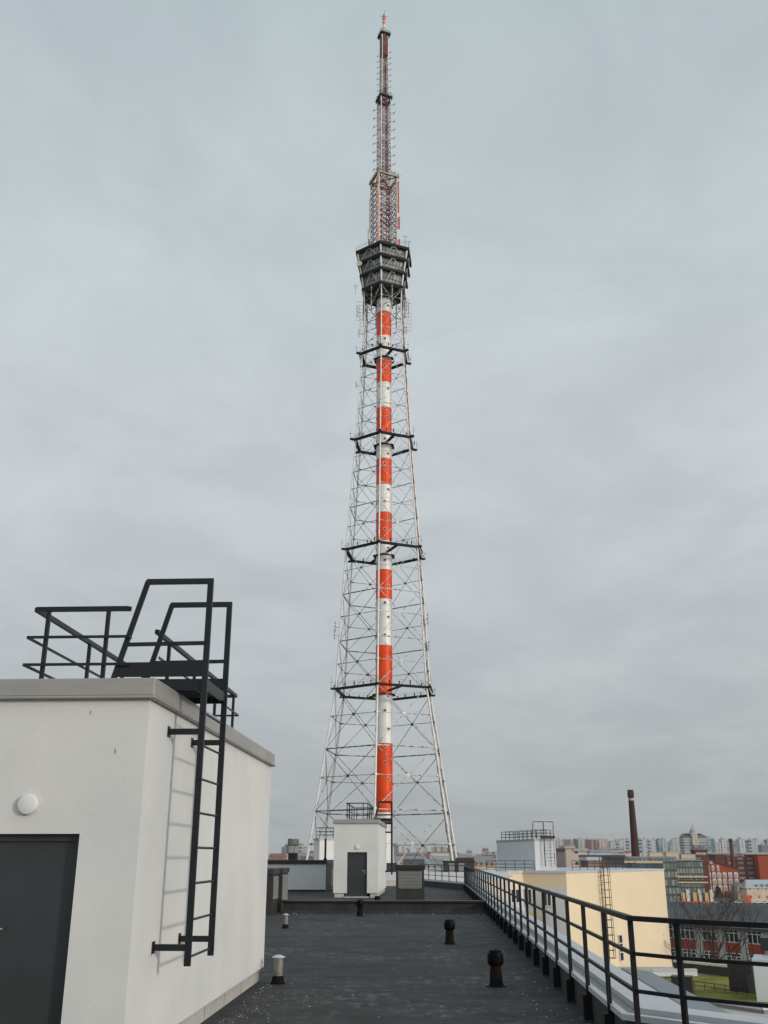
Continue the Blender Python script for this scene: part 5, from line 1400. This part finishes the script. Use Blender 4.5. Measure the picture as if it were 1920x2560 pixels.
# --- parked cars and a street lamp by the brick warehouse
def car(label, u, v, c_, ang=0):
    a = at(u, v, 600); x, y = a.x, 600 + (0 if v is None else 0)
    t = thing('parked_car', label, 'car', (x, y, GZ + 0.03), ang, 'cars by the brick warehouse')
    m = mat('car_paint_' + c_[0], c_[1], 0.3, var=0.02)
    mb = MB()
    pr = [(-2.1, .35), (2.1, .35), (2.15, .8), (1.3, .95), (0.75, 1.42), (-1.1, 1.45), (-1.75, .98), (-2.15, .85)]
    n = len(pr); mb.add([(px_, -.85, pz_) for px_, pz_ in pr] + [(px_, .85, pz_) for px_, pz_ in pr], [tuple(range(n)), tuple(range(2 * n - 1, n - 1, -1))] + [(i, i + n, (i + 1) % n + n, (i + 1) % n) for i in range(n)])
    mb.build('body', m, t)
    MB().box((-1.0, -.87, .98), (0.7, -.855, 1.34)).build('window', glass_d, t)
    for wx_ in (-1.35, 1.35):
        for wy_ in (-.86, .86): MB().tube((wx_, wy_ - .08, .33), (wx_, wy_ + .08, .33), .33, 12).build('wheel', rubber, t)
for i, (u, lb, c_) in enumerate(((1775, 'dark red car parked left of the brick warehouse entrance', ('red', (.25, .03, .03))), (1790, 'silver car parked before the brick warehouse', ('silver', (.5, .5, .5))), (1806, 'black car parked at the right part of the brick warehouse', ('black', (.02, .02, .02))), (1846, 'white car parked before the pink gabled house', ('white', (.7, .7, .7))), (1893, 'white van like car parked before the cream hipped house', ('cream_white', (.68, .68, .66))), (1912, 'second white car parked at the right edge before the cream house', ('pure_white', (.72, .72, .72))))):
    car(lb, u, 2258, c_, R(8 * (-1) ** i))
a = at(1811, 2250, 596)
sl = thing('street_lamp', 'thin grey street lamp standing before the brick warehouse', 'street lamp', (a.x, 596, GZ))
MB().tube((0, 0, 0), (0, 0, 9), 0.12, 8, r2=0.07).build('pole', stone_lt, sl); MB().bar((0, 0, 9), (-1.6, 0, 9.4), 0.12).build('arm', stone_lt, sl); MB().box((-2.2, -.15, 9.35), (-1.5, .15, 9.5)).build('lamp_head', stone_lt, sl)


# ------------------------------------------------------------------ grit and flakes on the felt
dm = mat('pale_grit', (0.55, 0.55, 0.54), 0.9, var=0.2, scale=8)
mb = MB(); rr = random.Random(9)
def flake(x, y, r):
    n = 5; a0 = rr.random() * 6; h_ = r * rr.uniform(0.3, 0.6)
    pts = [(x + r * rr.uniform(.6, 1.1) * math.cos(a0 + k * 1.2566), y + r * rr.uniform(.6, 1.1) * math.sin(a0 + k * 1.2566), 0.001) for k in range(n)]
    mb.add(pts + [(x, y, h_)], [(k, (k + 1) % n, n) for k in range(n)])
for i in range(330):
    y = rr.uniform(8, 17.3); flake(-2.62 + abs(rr.gauss(0, 0.28)) + 0.02, y, rr.uniform(0.003, 0.013))
for i in range(90): flake(rr.gauss(-1.9, 0.5), rr.gauss(15.5, 1.2), rr.uniform(0.004, 0.012))
for i in range(120): flake(rr.uniform(-2.5, 1.8), rr.uniform(7.5, 35), rr.uniform(0.004, 0.016))
for i in range(70): flake(rr.uniform(1.3, 1.85), rr.uniform(9, 36), rr.uniform(0.005, 0.018))
for i in range(26): flake(rr.uniform(-5, 1.8), 36.0 - abs(rr.gauss(0, 0.5)), rr.uniform(0.01, 0.035))
tag(mb.build('grit', dm), 'small pale grit and flakes scattered on the dark felt', 'grit', kind='stuff')

# ------------------------------------------------------------------ haze
hm = bpy.data.materials.new('haze_air'); hm.use_nodes = True
ht = hm.node_tree; ht.nodes.clear()
ho = ht.nodes.new('ShaderNodeOutputMaterial'); hv = ht.nodes.new('ShaderNodeVolumePrincipled')
hv.inputs['Color'].default_value = (0.82, 0.86, 0.90, 1); hv.inputs['Density'].default_value = 0.00005; hv.inputs['Anisotropy'].default_value = 0.2
ht.links.new(hv.outputs[0], ho.inputs['Volume'])
tag(MB().box((-9200, -400, -26), (9200, 9300, 312)).build('haze', hm), None, None, kind='stuff')
